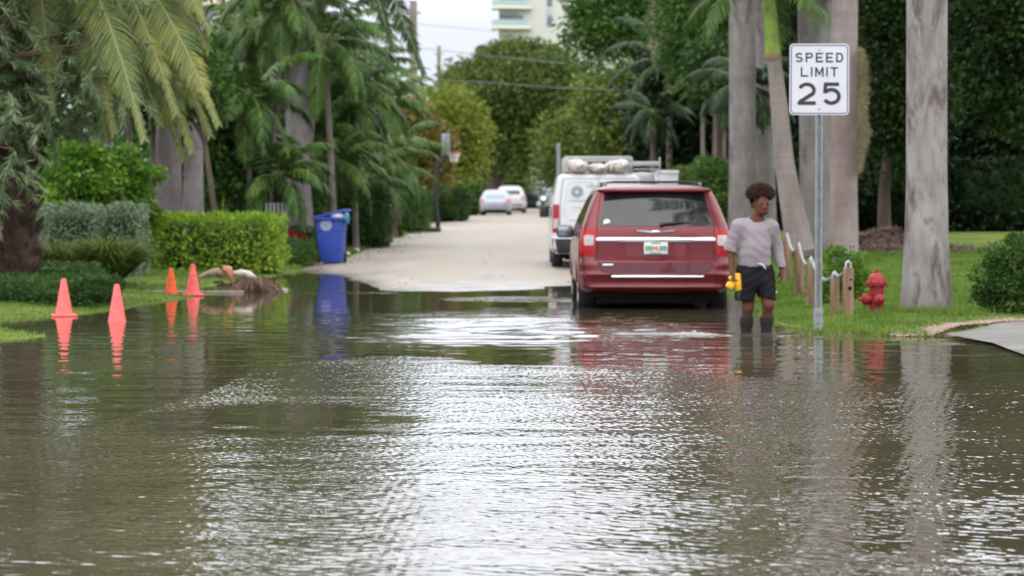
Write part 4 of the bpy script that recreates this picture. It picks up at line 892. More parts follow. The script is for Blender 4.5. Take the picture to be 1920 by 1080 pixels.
class SDF:
    def __init__(s,lo,hi,h):
        s.h=h; s.lo=np.array(lo,float); n=np.ceil((np.array(hi)-s.lo)/h).astype(int)+1
        s.ax=[s.lo[i]+np.arange(n[i])*h for i in range(3)]; s.D=np.full(tuple(n),.5,dtype=np.float32)
    def region(s,lo,hi,pad):
        r=[]
        for i in range(3):
            a=max(0,int((lo[i]-pad-s.lo[i])/s.h)); b=min(len(s.ax[i]),int((hi[i]+pad-s.lo[i])/s.h)+2); r.append(slice(a,max(a,b)))
        X,Y,Z=np.meshgrid(*[s.ax[i][r[i]] for i in range(3)],indexing='ij'); return tuple(r),X,Y,Z
    def comb(s,r,d,k):
        D=s.D[r]
        if k<0: 
            kk=-k; hh=np.clip(.5-.5*(D+d)/kk,0,1); s.D[r]=D*(1-hh)-d*hh+kk*hh*(1-hh); return
        hh=np.clip(.5+.5*(D-d)/k,0,1); s.D[r]=D*(1-hh)+d*hh-k*hh*(1-hh)
    def cone(s,a,b,r1,r2,k=.03,sq=(1,1,1)):
        a=np.array(a,float);b=np.array(b,float); R=max(r1,r2)
        r,X,Y,Z=s.region(np.minimum(a,b),np.maximum(a,b),R*max(1/min(sq),1)+.09)
        if X.size==0: return
        sq=np.array(sq,float); d=(b-a); 
        px,py,pz=X-a[0],Y-a[1],Z-a[2]; L=max((d**2).sum(),1e-9)
        t=np.clip((px*d[0]+py*d[1]+pz*d[2])/L,0,1)
        dd=np.sqrt(((px-t*d[0])*sq[0])**2+((py-t*d[1])*sq[1])**2+((pz-t*d[2])*sq[2])**2)-(r1+(r2-r1)*t)
        s.comb(r,dd,k)
    def ell(s,c,R,k=.03,rot=None):
        R=np.array(R,float); m=R.max(); c=np.array(c,float); r,X,Y,Z=s.region(c-m,c+m,.08)
        if X.size==0: return
        p=np.stack([X-c[0],Y-c[1],Z-c[2]],-1)
        if rot is not None: p=p@np.array(Euler(rot).to_matrix())
        q=p/R; l=np.sqrt((q**2).sum(-1)); l2=np.sqrt(((q/R)**2).sum(-1))+1e-9
        s.comb(r,l*(l-1)/l2,k)
    def full(s): return np.meshgrid(*s.ax,indexing='ij')
    def noise(s,f):
        X,Y,Z=s.full(); s.D+=f(X,Y,Z).astype(np.float32)
    def clip(s,f):
        X,Y,Z=s.full(); s.D=np.maximum(s.D,f(X,Y,Z)).astype(np.float32)
    def build(s,name,mat,parent,smooth=2):
        V,F=surfnet(s.D,s.lo,s.h); o=rawmesh(name,V,F,mat,parent,smooth=True)
        bm=bmesh.new(); bm.from_mesh(o.data)
        for _ in range(smooth): bmesh.ops.smooth_vert(bm,verts=bm.verts,factor=.5,use_axis_x=True,use_axis_y=True,use_axis_z=True)
        bm.normal_update(); bm.to_mesh(o.data); bm.free(); return o
pp=P(1415,625,25.35)
per=thing('person','person in grey long-sleeved shirt and black shorts wading toward the camera, looking down','person',(pp.x,25.35,0),rz=.17)
m,nt,b=nodes('skin'); b.inputs['Base Color'].default_value=(.16,.062,.034,1); b.inputs['Roughness'].default_value=.7; b.inputs['Specular IOR Level'].default_value=.25; b.inputs['Subsurface Weight'].default_value=.05; b.inputs['Subsurface Radius'].default_value=(.02,.008,.004)
n1=N(nt,'ShaderNodeTexNoise',ins={'Scale':14,'Detail':3}); tc=N(nt,'ShaderNodeTexCoord'); nt.links.new(tc.outputs['Object'],n1.inputs['Vector']); r=ramp(nt,[(.3,(.085,.032,.018)),(.7,(.13,.05,.03))]); nt.links.new(n1.outputs[0],r.inputs[0]); nt.links.new(r.outputs[0],b.inputs['Base Color']); SKIN=m
shR,elR,wrR=(-.178,.0,1.128),(-.255,.035,.90),(-.258,-.035,.665)
shL,elL,wrL=(.180,.01,1.122),(.255,.055,.90),(.292,.0,.685)
hipR,knR,anR=(-.085,0,.62),(-.070,.02,.27),(-.072,.09,-.13)
hipL,knL,anL=(.095,0,.62),(.128,-.075,.30),(.122,.0,-.13)
def torso(s,g=0.,k=.06):
    s.ell((0,.02,.70),(.165+g,.125+g,.12),k); s.ell((-.01,.0,.82),(.155+g,.125+g,.15),k); s.ell((0,-.01,.93),(.148+g,.118+g,.14),k)
    s.ell((0,.01,1.06),(.168+g,.115+g,.13),k); s.cone((-.12,.01,1.142),(.13,.01,1.138),.056+g,.056+g,.05)
    s.cone((-.02,.03,1.12),(.03,.0,1.23),.09+g*.5,.06+g*.5,.04)
def arm(s,a,b,c,g=0.,fore=True,t=1.):
    s.cone(a,b,.062+g,.046+g,.035)
    if fore: c2=tuple(b[i]+(c[i]-b[i])*t for i in range(3)); s.cone(b,c2,.045+g,.045+g+(.029-.045)*t,.025)
def leg(s,h,kn,an,g=0.):
    s.cone(h,kn,.098+g,.060+g,.04); s.ell((kn[0],kn[1]-.012,kn[2]),(.054+g,.056+g,.06),.02)
    cm=tuple(kn[i]+(an[i]-kn[i])*.38+(0,.022,0)[i] for i in range(3)); s.cone(kn,cm,.054+g,.060+g,.03); s.cone(cm,an,.060+g,.038+g,.03)
S=SDF((-.40,-.24,-.21),(.40,.24,1.53),.0065)
torso(S); arm(S,shR,elR,wrR); arm(S,shL,elL,wrL); leg(S,hipR,knR,anR); leg(S,hipL,knL,anL)
for an,dx in((anR,-.02),(anL,.02)):
    S.cone((an[0],an[1]+.02,-.165),(an[0]+dx,an[1]-.15,-.18),.042,.03,.03,(1,1,1)); S.cone(an,(an[0],an[1]+.01,-.16),.038,.045,.02)
# neck and head, bowed and turned slightly to his left
S.cone((.015,.01,1.19),(.045,-.01,1.30),.056,.052,.03)
hc=(.058,-.03,1.385); S.ell(hc,(.077,.094,.10),.03,(-.35,0,0)); S.ell((.066,-.065,1.325),(.060,.062,.075),.035,(-.35,0,0)) 
S.ell((.067,-.105,1.272),(.026,.022,.02),.03); S.cone((.042,-.07,1.285),(.092,-.07,1.285),.03,.03,.03)
S.cone((.069,-.126,1.356),(.070,-.150,1.322),.009,.016,.012); S.cone((.053,-.139,1.318),(.087,-.139,1.318),.010,.010,.008)
S.cone((.050,-.124,1.295),(.090,-.124,1.295),.0085,.0085,.008); S.cone((.052,-.121,1.283),(.088,-.121,1.283),.009,.009,.008)
S.cone((.026,-.112,1.372),(.058,-.121,1.374),.011,.011,.01); S.cone((.082,-.121,1.374),(.114,-.112,1.372),.011,.011,.01)
S.ell((-.018,-.02,1.355),(.012,.022,.034),.01); S.ell((.134,-.03,1.355),(.012,.022,.034),.01)
def hand(s,w,dirv,side,fw,curl,spread=.0):
    """w wrist, dirv direction of the palm, side = across the palm, fw = towards the palm face"""
    w=Vector(w); d=Vector(dirv).normalized(); c=Vector(side).normalized(); f=Vector(fw).normalized(); L=.085
    a=w; b=w+d*L
    for o in(-.026,-.009,.009,.026): s.cone(a+c*o*.6,b+c*o,.019,.0155,.012)
    for i,(o,ln) in enumerate(((-.030,.072),(-.010,.082),(.010,.078),(.029,.062))):
        p0=b+c*o-d*.01; dd=d; q=p0
        for j,fr in enumerate((.45,.32,.25)):
            ang=curl[j]; dd=(dd*math.cos(ang)+f*math.sin(ang)).normalized(); n=q+dd*ln*fr+c*o*spread
            s.cone(q,n,.0098-.0008*j,.0090-.0008*j,.004); q=n
    t0=w+d*.025-c*.028; t1=t0+(d*.6-c*.55+f*.5).normalized()*.042; t2=t1+(d*.85-c*.05+f*.6).normalized()*.036
    s.cone(t0,t1,.0155,.012,.012); s.cone(t1,t2,.012,.0095,.006)
hand(S,(-.258,-.04,.650),(-.05,-.25,-1),(0,-1,.1),(1,0,0),(.9,1.2,1.0))
hand(S,(.293,-.003,.668),(-.06,-.25,-1),(-.2,-1,.1),(-1,.25,0),(.25,.45,.4),.05)
BO=S.build('body',SKIN,per)
from mathutils.bvhtree import BVHTree
_bm=bmesh.new(); _bm.from_mesh(BO.data); BV=BVHTree.FromBMesh(_bm); _bm.free()
def face(x,z,off=0.):
    h=BV.ray_cast(Vector((x,-1,z)),Vector((0,1,0))); return (x,(h[0].y if h[0] else -.1)-off,z)
# eyes, brows, lips
mb=MB()
for ex in(.042,.098): mb.ball(face(ex,1.352),(.0115,.004,.0032),12,8)
mb.build('eyes',flat('eye_dark',(.02,.012,.01),.8,spec=.1),per)
mb=MB()
for a in((.022,.057),(.083,.118)): mb.tube([face(a[0],1.371),face((a[0]*.6+a[1]*.4),1.379),face(a[1],1.374)],[.0022,.0032,.0022],6)
mb.build('eyebrows',flat('brow',(.04,.02,.014),.9),per)
mb=MB(); mb.tube([face(.048,1.289),face(.059,1.291),face(.070,1.289),face(.081,1.291),face(.092,1.289)],[.003,.006,.0065,.006,.003],8); mb.build('lips',flat('lip',(.16,.05,.045),.45),per)
# hair: springy afro puff
H=SDF((-.14,-.18,1.32),(.26,.17,1.63),.006)
for c,R in(((.058,-.01,1.455),(.105,.10,.085)),((-.015,.0,1.475),(.082,.09,.075)),((.125,.0,1.475),(.085,.09,.075)),((.055,.0,1.52),(.105,.09,.065)),((.055,.055,1.40),(.095,.075,.10)),((-.02,-.055,1.455),(.045,.04,.05)),((.13,-.055,1.455),(.045,.04,.05))): H.ell(c,R,.03)
H.noise(lambda X,Y,Z:.007*np.sin(X*95+3*np.sin(Z*60))*np.sin(Y*88+Z*33)*np.sin(Z*101+X*20)+.004*np.sin(X*190)*np.sin(Z*170+Y*50))
HM=flat('hair_dark',(.022,.012,.010),.95,spec=.1,var=.4,scale=60,bump=1.,bscale=160)
H.clip(lambda X,Y,Z: 1.395+np.clip((-.02-Y)*.35,-.1,.05)-Z-np.clip(Y*1.2,0,.08)); ho=H.build('hair',HM,per,1)
# loose curls as short tufts over the puff
rg=np.random.default_rng(5); me=ho.data; cv=np.zeros(len(me.vertices)*3,dtype=np.float32); me.vertices.foreach_get('co',cv); cv=cv.reshape(-1,3); cv=cv[cv[:,2]>1.42]
sel=cv[rg.integers(0,len(cv),2600)]; ctr=np.array([.057,.0,1.43]); nd=sel-ctr; nd/=np.linalg.norm(nd,axis=1)[:,None]; nd=nd+rg.normal(0,.45,nd.shape); nd/=np.linalg.norm(nd,axis=1)[:,None]
sd_=np.cross(nd,rg.normal(0,1,nd.shape)); sd_/=np.linalg.norm(sd_,axis=1)[:,None]; ln=rg.uniform(.008,.026,len(sel))[:,None]
V=np.stack([sel-sd_*.0022,sel+sd_*.0022,sel+nd*ln+sd_*.006],1).reshape(-1,3); rawmesh('curls',V,np.arange(len(V)).reshape(-1,3),flat('hair_tip',(.10,.05,.033),.9,spec=.1,var=.4,scale=30),ho)
# shirt
def shirt(s,g):
    torso(s,g); arm(s,shR,elR,wrR,g+.004,True,.14); arm(s,shL,elL,wrL,g+.002,True,.97)
T=SDF((-.36,-.2,.6),(.37,.22,1.30),.0065); shirt(T,.018)
def wr(X,Y,Z):
    w=.0026*np.sin(Z*62+X*14+2.2*np.sin(X*17))*np.exp(-((Z-.86)/.11)**2)*(np.abs(X)<.2)+.0011*np.sin(Z*95+Y*40+X*60)*(np.abs(X)>.22)+.002*np.sin((X+Z)*55)*np.exp(-((Z-1.05)/.1)**2)
    return w
T.noise(wr)
def shc(X,Y,Z):
    hem=.705+.012*np.sin(X*14)-.015*(X/.17)
    a=np.where(np.abs(X)<.205,hem-Z,-1.); nk=Z-(1.205+.5*np.clip(Y,-.08,.1)+.0*X)
    nk=np.where(np.hypot(X-.02,Y)<.09,nk,-1.)
    a=np.where(X>.235,np.maximum(a,.695-Z),a); a=np.where(X<-.205,np.maximum(a,.855-.3*(X+.25)-Z),a)
    return np.maximum(a,nk)
T.clip(shc)
SHM=flat('grey_jersey',(.27,.235,.25),.85,spec=.2,var=.07,scale=7,bump=.25,bscale=300); T.build('shirt',SHM,per,3)
mb=MB(); mb.ribbon([(.098,1.095),(.108,1.082),(.118,1.099),(.106,1.108)],.006,-.150,closed=True); mb.build('chest_mark',flat('dark_print',(.10,.12,.15),.6),per,smooth=False)
# shorts
Q=SDF((-.27,-.21,.26),(.29,.22,.80),.0065)
Q.ell((0,.02,.69),(.192,.145,.11),.05); Q.cone(hipR,(-.098,.01,.36),.118,.112,.04); Q.cone(hipL,(.115,-.03,.38),.118,.108,.04); Q.ell((.0,.0,.56),(.19,.13,.12),.05)
Q.noise(lambda X,Y,Z:.005*np.sin(X*38+Z*16)*np.clip((.72-Z)*3,0,1)+.003*np.sin(Z*70-X*40))
Q.clip(lambda X,Y,Z:np.maximum(Z-(.752-.06*(X+.0)),np.where(X<.01,.345-Z,.362-.22*(X-.12)-Z)))
Q.clip(lambda X,Y,Z:np.where((Z<.50),.018-np.abs(X-.012+(Z-.5)*-.02)-(Z-.42)*.3,-1.))
sh=Q.build('shorts',flat('black_shorts',(.012,.012,.014),.9,spec=.15,var=.3,bump=.3,bscale=200),per,1)
mb=MB(); mb.tube([(.0,-.150,.735),(.03,-.165,.73),(.055,-.168,.705),(.07,-.166,.685)],[.008,.009,.009,.007],8); mb.tube([(-.01,-.150,.735),(.02,-.162,.738),(.05,-.166,.72)],.006,8); mb.build('drawstring',flat('pale_cord',(.5,.5,.62),.7),sh)
mb=MB(); mb.ball((.218,-.07,.435),(.012,.006,.010),8,6); mb.build('emblem',flat('pale_print',(.5,.5,.52),.6),sh)
# long dark socks
for kn,an in((knR,anR),(knL,anL)):
    K=SDF((an[0]-.1,an[1]-.25,-.2),(an[0]+.1,an[1]+.13,.22),.0065); leg(K,(kn[0],kn[1],.6),kn,an,.008); K.cone((an[0],an[1]+.02,-.165),(an[0],an[1]-.14,-.175),.045,.036,.03); K.clip(lambda X,Y,Z:Z-.175); K.build('sock',flat('dark_sock',(.020,.017,.017),.95,bump=.4,bscale=250),per,1)
# cordless drill held by the grip
YEL=flat('yellow_tool',(.80,.42,.02),.4,var=.08); _c,_s=math.cos(.17),math.sin(.17); dl=thing('cordless_drill','yellow cordless drill with black chuck hanging from the walker\'s hand','drill',(pp.x-.205*_c+.062*_s,25.35-.205*_s-.062*_c,0),rz=.17)
mb=MB(); mb.tube([(.0,0,.635),(.0,0,.625),(.004,0,.54),(.012,0,.465),(.014,0,.455)],[.02,.034,.038,.034,.028],18); mb.build('motor_housing',YEL,dl)
mb=MB(); mb.tube([(.015,0,.46),(.015,0,.40),(.016,0,.355)],[.026,.024,.017],14); mb.tube([(.016,0,.36),(.017,0,.30)],.005,8); mb.build('chuck',BLK,dl)
mb=MB(); mb.rbox((-.048,-.0,.560),(.12,.034,.042),.016,rot=(0,.75,0),seg=3); mb.rbox((-.082,0,.508),(.075,.06,.07),.014,rot=(0,.5,0)); mb.build('grip_and_battery',YEL,dl)
# ---------------------------------------------------------------- foliage generators
def norm(a): return a/(np.linalg.norm(a,axis=-1,keepdims=True)+1e-9)
def leaves(Cn,A,Lg,Wd,rg,fold=None):
    """rhombic leaves: base Cn, axis A, length, width"""
    n=len(Cn); B=norm(np.cross(A,norm(rg.normal(0,1,(n,3))))); Lg=np.asarray(Lg).reshape(-1,1)*np.ones((n,1)); Wd=np.asarray(Wd).reshape(-1,1)*np.ones((n,1))
    V=np.stack([Cn,Cn+A*Lg*.45+B*Wd*.5,Cn+A*Lg,Cn+A*Lg*.45-B*Wd*.5],1).reshape(-1,3)
    return V,np.arange(n*4).reshape(-1,4)
def ballpts(n,rg,inner=0.):
    d=norm(rg.normal(0,1,(n,3))); r=(inner**3+(1-inner**3)*rg.random((n,1)))**(1/3); return d*r
def crown(center,R,nclump,nleaf,cr,lsize,rg,asp=.5,droop=.2,shell=.55,flatc=.75,low=-.5,clumps=None,jit=.35):
    c=np.array(center,float); R=np.array(R,float)
    if clumps is None:
        d=norm(rg.normal(0,1,(nclump*3,3))); d=d[d[:,2]>low][:nclump]; rr=shell+(1-shell)*rg.random((len(d),1))**.6
        CL=c+d*rr*R
    else: CL=clumps
    k=rg.integers(0,len(CL),nleaf); cs=(cr*(.6+.8*rg.random(len(CL))))
    q=ballpts(nleaf,rg,.35); q[:,2]*=flatc; pos=CL[k]+q*cs[k][:,None]
    out=norm(q+norm((pos-c)/R)*.5); A=norm(out*.6+rg.normal(0,.55,(nleaf,3))+np.array([0,0,-droop]))
    ls=lsize*(1-jit+2*jit*rg.random(nleaf)); V,F=leaves(pos,A,ls,ls*asp,rg); return V,F,CL
def mergeVF(parts):
    Vs=[];Fs=[];o=0
    for V,F in parts: Vs.append(V); Fs.append(F+o); o+=len(V)
    return np.concatenate(Vs),np.concatenate(Fs)
BARKS={'grey':barkmat('bark_grey',(.20,.17,.14),(.09,.075,.06)),'brown':barkmat('bark_brown',(.12,.085,.06),(.05,.035,.025))}
def tree(name,label,cat,px0,px1,py0,py1,d,mat,n,lsize,nclump,cr,seed,group=None,ybase=None,trunkr=.2,depth=.8,asp=.5,droop=.2,low=-.6,shell=.55,px_trunk=None,bark='brown',kindmesh='crown',flatc=.75,limbs=8):
    rg=np.random.default_rng(seed); a=P(px0,py0,d); b=P(px1,py1,d); cx=(a.x+b.x)/2; cz=(a.z+b.z)/2; rx=abs(b.x-a.x)/2; rz=abs(a.z-b.z)/2
    tx=cx if px_trunk is None else P(px_trunk,0,d).x; zb=gz(tx,d)
    t=thing(name,label,cat,(tx,d,zb-.05),0,group); c=np.array([cx-tx,0,cz-zb])
    V,F,CL=crown(c,(rx-cr*.5,rx*depth,rz-cr*.4),nclump,n,cr,lsize,rg,asp,droop,shell,flatc,low)
    rawmesh(kindmesh,V,F,mat,t)
    if trunkr:
        mb=MB(); zt=max(.3,c[2]-rz*.35); lean=rg.normal(0,.15,2)
        pts=[(0,0,-.2),(lean[0]*.2,0,zt*.35),(c[0]*.35+lean[0]*.4,lean[1]*.5,zt*.75),(c[0]*.7,lean[1],zt)]; mb.tube(pts,[trunkr*1.35,trunkr,trunkr*.85,trunkr*.7],12)
        for i in range(min(limbs,len(CL))):
            e=CL[rg.integers(0,len(CL))]; s0=Vector(pts[2]).lerp(Vector(pts[3]),rg.random()); m_=s0.lerp(Vector(e),.5)+Vector((rg.normal()*.2,rg.normal()*.2,.1*rz)); mb.tube([s0,m_,e],[trunkr*.5,trunkr*.3,trunkr*.08],7)
        mb.build('trunk',BARKS[bark],t)
    return t
def frond(base,az,el,L,curv,ll,nl,rg,lw=.035,vdrop=.35,twist=0.,hang=.3,taper=.9):
    """one feather frond -> (V4,F4) leaflets and a list of rachis points"""
    n=16; p=np.array(base,float); pts=[p]; ds=[]; e=el; h=np.array([math.cos(az),math.sin(az),0])
    for i in range(n):
        d=h*math.cos(e)+np.array([0,0,1])*math.sin(e); ds.append(d); p=p+d*L/n; pts.append(p); e=max(-1.5,e-curv*(.4+1.2*i/n)/n)
    pts=np.array(pts); ds=np.array(ds+[ds[-1]]); t=.12+.88*(np.arange(nl)+.5)/nl; f=t*n; i0=np.minimum(f.astype(int),n-1); fr=(f-i0)[:,None]
    B=pts[i0]*(1-fr)+pts[i0+1]*fr; D=ds[i0]; side=norm(np.cross(D,np.array([0,0,1.])+rg.normal(0,.02,(nl,3)))); prof=(np.sin(np.clip(t*1.0+.12,0,1)*PI)**.55*.85+.15)*ll
    parts=[]
    for s in(-1,1):
        a=norm(side*s*(.75+.2*rg.random((nl,1)))+D*(.55+.35*t[:,None])+np.array([0,0,-1.])*(vdrop*(.4+rg.random((nl,1))))+rg.normal(0,.06,(nl,3)))
        a2=norm(a+np.array([0,0,-hang])+rg.normal(0,.05,(nl,3))); l=prof[:,None]*(.85+.3*rg.random((nl,1))); w=norm(np.cross(a,side*0+D))*lw/2
        M=B+a*l*.5; E=M+a2*l*.5; w=np.where(np.abs(w).sum(1,keepdims=True)<1e-6,np.array([0,lw/2,0]),w); dr=norm(D)*lw*.55
        V=np.stack([B-dr*.5,B+dr*.5,M+dr,E,M-dr],1)
        parts.append((V.reshape(-1,3),(np.arange(nl)[:,None]*5+np.array([0,1,2,4])[None,:])))
        parts[-1]=(V.reshape(-1,3),np.concatenate([np.arange(nl)[:,None]*5+np.array([0,1,2,4]),np.arange(nl)[:,None]*5+np.array([4,2,3,3])]))
    return mergeVF(parts),pts
def clean(F): return F
def rawtri(name,V,F,mat,parent):
    """quads and degenerate quads (d==c) -> mesh"""
    q=F[F[:,2]!=F[:,3]]; t=F[F[:,2]==F[:,3]][:,:3]; me=bpy.data.meshes.new(name); V=np.ascontiguousarray(V,dtype=np.float32)
    me.vertices.add(len(V)); me.vertices.foreach_set('co',V.ravel()); li=np.concatenate([q.ravel(),t.ravel()]).astype(np.int32); me.loops.add(len(li)); me.loops.foreach_set('vertex_index',li)
    st=np.concatenate([np.arange(len(q))*4,len(q)*4+np.arange(len(t))*3]).astype(np.int32); me.polygons.add(len(st)); me.polygons.foreach_set('loop_start',st)
    me.materials.append(mat); me.update(calc_edges=True); o=bpy.data.objects.new(name,me); C.objects.link(o); o.parent=parent; return o
def palm_crown(top,nf,L,ll,nl,rg,e0=1.2,e1=-.5,curv=1.6,lw=.04,vdrop=.4,hang=.4,azs=None):
    parts=[];rach=[]
    for i in range(nf):
        az=i*2.399+rg.normal()*.2 if azs is None else azs[i]; t=(i+.5)/nf; el=e0+(e1-e0)*t+rg.normal()*.08
        (V,F),pts=frond(top,az,el,L*(.85+.25*rg.random()),curv*(.8+.4*rg.random()),ll,nl,rg,lw,vdrop,hang=hang); parts.append((V,F)); rach.append(pts)
    return parts,rach
SHAFT=flat('crownshaft_green',(.14,.26,.03),.4,var=.25,scale=3); RACH=flat('rachis',(.20,.24,.07),.6)
def palm(name,label,px,pytop,d,r,mat,L,ll,nf,nl,seed,group=None,pxb=None,bark=None,lw=.04,e0=1.2,e1=-.6,curv=1.7,shaft=.8,bulge=1.0,crownp=None,zb=None,lean=0.,rbase=None,vdrop=.4,hang=.4,below=None):
    rg=np.random.default_rng(seed); tp=P(px,pytop,d); b=P(pxb if pxb is not None else px,400,d); z0=gz(b.x,d) if zb is None else zb
    t=thing(name,label,'palm',(b.x,d,z0-.05),0,group); h=tp.z-z0; dx=tp.x-b.x; mb=MB(); pts=[];rs=[]; rb=rbase or r*1.3
    for i in range(13):
        q=i/12; pts.append((dx*(q**1.3 if lean>=0 else q**.7),0,-.15+(h+.15)*q)); rs.append((rb+(r-rb)*min(1,q*5)) *(1+ (bulge-1)*math.exp(-((q-.45)/.25)**2)))
    mb.tube(pts,rs,20); mb.build('trunk',bark or BARKS['grey'],t)
    top=Vector(pts[-1])
    if shaft:
        mb=MB(); mb.tube([top,top+Vector((dx*.03,0,shaft*.4)),top+Vector((dx*.05,0,shaft))],[r*1.05,r*.98,r*.5],16); mb.build('crownshaft',SHAFT,t); top=top+Vector((dx*.05,0,shaft*.9))
    parts,rach=palm_crown(np.array(top),nf,L,ll,nl,rg,e0,e1,curv,lw,vdrop,hang); V,F=mergeVF(parts); co=rawtri('crown',V,F,mat,t)
    mb=MB()
    for p_ in rach: mb.tube([tuple(q) for q in p_[::3]],[.028,.022,.016,.012,.008,.005][:len(p_[::3])],5)
    mb.build('rachises',RACH,co); return t
# leaf palettes
G_DARK=leafmat('leaf_dark',[(.012,.030,.010),(.022,.055,.014),(.045,.10,.022),(.09,.16,.035)])
G_MID=leafmat('leaf_mid',[(.02,.05,.012),(.04,.095,.018),(.08,.16,.03),(.13,.22,.045)])
G_PALM=leafmat('leaf_palm',[(.022,.055,.014),(.045,.10,.022),(.09,.17,.035),(.15,.24,.05)],.45,.2)
G_BRT=leafmat('leaf_bright',[(.035,.09,.010),(.075,.17,.016),(.13,.26,.028),(.21,.34,.05)],.45,.3)
G_LIME=leafmat('leaf_lime',[(.09,.17,.012),(.18,.31,.025),(.28,.42,.045),(.38,.48,.08)],.45,.3)
G_SILV=leafmat('leaf_silver',[(.07,.11,.055),(.13,.18,.10),(.21,.27,.17),(.30,.36,.26)],.6,.15)
G_WILL=leafmat('leaf_willow',[(.06,.09,.04),(.11,.16,.075),(.18,.24,.12),(.27,.33,.18)],.5,.2)
G_DATE=leafmat('leaf_date',[(.05,.085,.035),(.10,.14,.05),(.17,.20,.06),(.30,.27,.06)],.5,.2)
G_OLIV=leafmat('leaf_olive',[(.035,.06,.012),(.07,.11,.018),(.13,.18,.03),(.19,.23,.05)],.5,.25)
G_BANY=leafmat('leaf_banyan',[(.03,.05,.012),(.06,.095,.02),(.105,.15,.032),(.18,.225,.05)],.5,.25)
G_RUST=leafmat('leaf_rust',[(.05,.07,.015),(.13,.11,.02),(.20,.14,.03),(.22,.20,.04)],.5,.25)
G_YEL=leafmat('leaf_yellowgreen',[(.06,.09,.012),(.13,.17,.02),(.20,.24,.03),(.27,.28,.05)],.5,.3)
ROYAL=barkmat('royal_bark',(.25,.228,.218),(.15,.13,.126),ring=5,patch=(.13,.108,.103),scale=3.4,pt=.52)
ROYAL2=barkmat('royal_bark_stained',(.31,.29,.275),(.17,.155,.145),ring=2,patch=(.125,.09,.085),scale=4.6,pt=.50)

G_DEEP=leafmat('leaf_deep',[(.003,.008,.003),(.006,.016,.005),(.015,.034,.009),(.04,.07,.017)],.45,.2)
G_PDK=leafmat('leaf_palm_dark',[(.008,.022,.009),(.016,.042,.015),(.035,.075,.027),(.08,.14,.06)],.45,.15)
G_MDK=leafmat('leaf_middark',[(.006,.017,.005),(.015,.036,.009),(.035,.075,.015),(.09,.14,.03)],.5,.25)
# ================= LEFT SIDE =================
# date palm with shaggy trunk at the far left, its drooping fronds fill the upper left
SHAG=barkmat('shaggy_bark',(.085,.045,.03),(.025,.014,.010),scale=9)
rg=np.random.default_rng(3)
d=33.5; b=P(38,505,d); z0=gz(b.x,d); dp=thing('date_palm','shaggy brown-trunked date palm at the left edge with long yellowing fronds','palm',(b.x,d,z0-.05))
mb=MB(); hh=P(0,-330,d).z-z0; k=26
mb.tube([(.02*math.sin(i*.7),0,-.1+(hh+.1)*i/k) for i in range(k+1)],[.30 if i<1 else .245+.03*math.sin(i*2.3) for i in range(k+1)],18)
for i in range(420):
    a=rg.random()*2*PI; z=.05+rg.random()*(hh-.1); r0=.235; o=Vector((math.cos(a)*r0,math.sin(a)*r0,z)); e=o+Vector((math.cos(a)*.10,math.sin(a)*.10,.10+.06*rg.random())); mb.tube([o,e],[.035,.012],5)
mb.build('trunk',SHAG,dp)
top=np.array([0,0,hh]); cnt=0
def tofrond(parent,basepx,tippx,dd,droop,L,seed,ll=.42,nl=110,mat=G_DATE,side=0.,lw=.028,org=None):
    """frond from a base point to a tip point, sagging between; leaflets hang to both sides"""
    rgq=np.random.default_rng(seed); a=np.array(basepx,float); t_=np.array(tippx,float); n=18; s=np.linspace(0,1,n+1)[:,None]
    pts=a*(1-s)+t_*s; pts[:,2:3]+=droop*4*s*(1-s)*(1-.0*s); ds=np.gradient(pts,axis=0); ds=norm(ds)
    t=.10+.90*(np.arange(nl)+.5)/nl; f=t*n; i0=np.minimum(f.astype(int),n-1); fr=(f-i0)[:,None]; B=pts[i0]*(1-fr)+pts[i0+1]*fr; D=ds[i0]
    sd0=norm(np.cross(D,np.array([0,-1.,.35]))); prof=(np.sin(np.clip(t+.1,0,1)*PI)**.5*.8+.2)*ll; parts=[]
    for sg in(-1,1):
        A=norm(sd0*sg*1.0+D*(.45+.4*t[:,None])+np.array([0,-.1,-.38])+rgq.normal(0,.09,(nl,3))); l=prof[:,None]*(.8+.4*rgq.random((nl,1))); A2=norm(A+np.array([0,0,-.3])); M=B+A*l*.5; E=M+A2*l*.5; dr=D*lw*.5
        V=np.stack([B-dr*.5,B+dr*.5,M+dr,E,M-dr],1).reshape(-1,3); parts.append((V,np.concatenate([np.arange(nl)[:,None]*5+np.array([0,1,2,4]),np.arange(nl)[:,None]*5+np.array([4,2,3,3])])))
    V,F=mergeVF(parts); o=rawtri('frond',V,F,mat,parent); mb=MB(); mb.tube([tuple(q) for q in pts[::2]],list(np.linspace(.02,.004,len(pts[::2]))),6); mb.build('rachis',flat('rachis_yellow',(.26,.23,.09),.6),o); return o
loc=lambda px,py,dd:np.array(P(px,py,dd))-np.array(dp.location)
ct=np.array([.1,0,hh-.1])
specs=[((395,255),34.2,.75,0),((392,95),34.6,.55,1),((300,235),33.8,.8,2),((238,225),34.8,.7,3),((345,300),36.5,.75,4),((268,262),37.5,.9,5),((330,30),35,.5,6),((200,265),35.5,.9,7),((150,245),37.,.9,8),((100,215),34,1.,9),((370,170),37,.7,10)]
specs+=[((410,235),30.6,.9,11),((330,215),30.8,.95,12),((270,262),30.2,.8,13),((395,60),31,.6,14),((215,250),31.4,.7,15),((300,120),31.5,.5,16),((360,285),31.6,1.,17)]
for (tx_,ty_),dd,dr,sd in specs:
    if dd>33.4: dd=31.5+(dd-33.4)*.35
    tofrond(dp,np.array(P(np.interp(tx_,[100,400],[40,130]),-120 if ty_>150 else -200,32.8))-np.array(dp.location),loc(tx_,ty_,dd),dd,dr*.75,3,sd,ll=.5,nl=270,lw=.03)
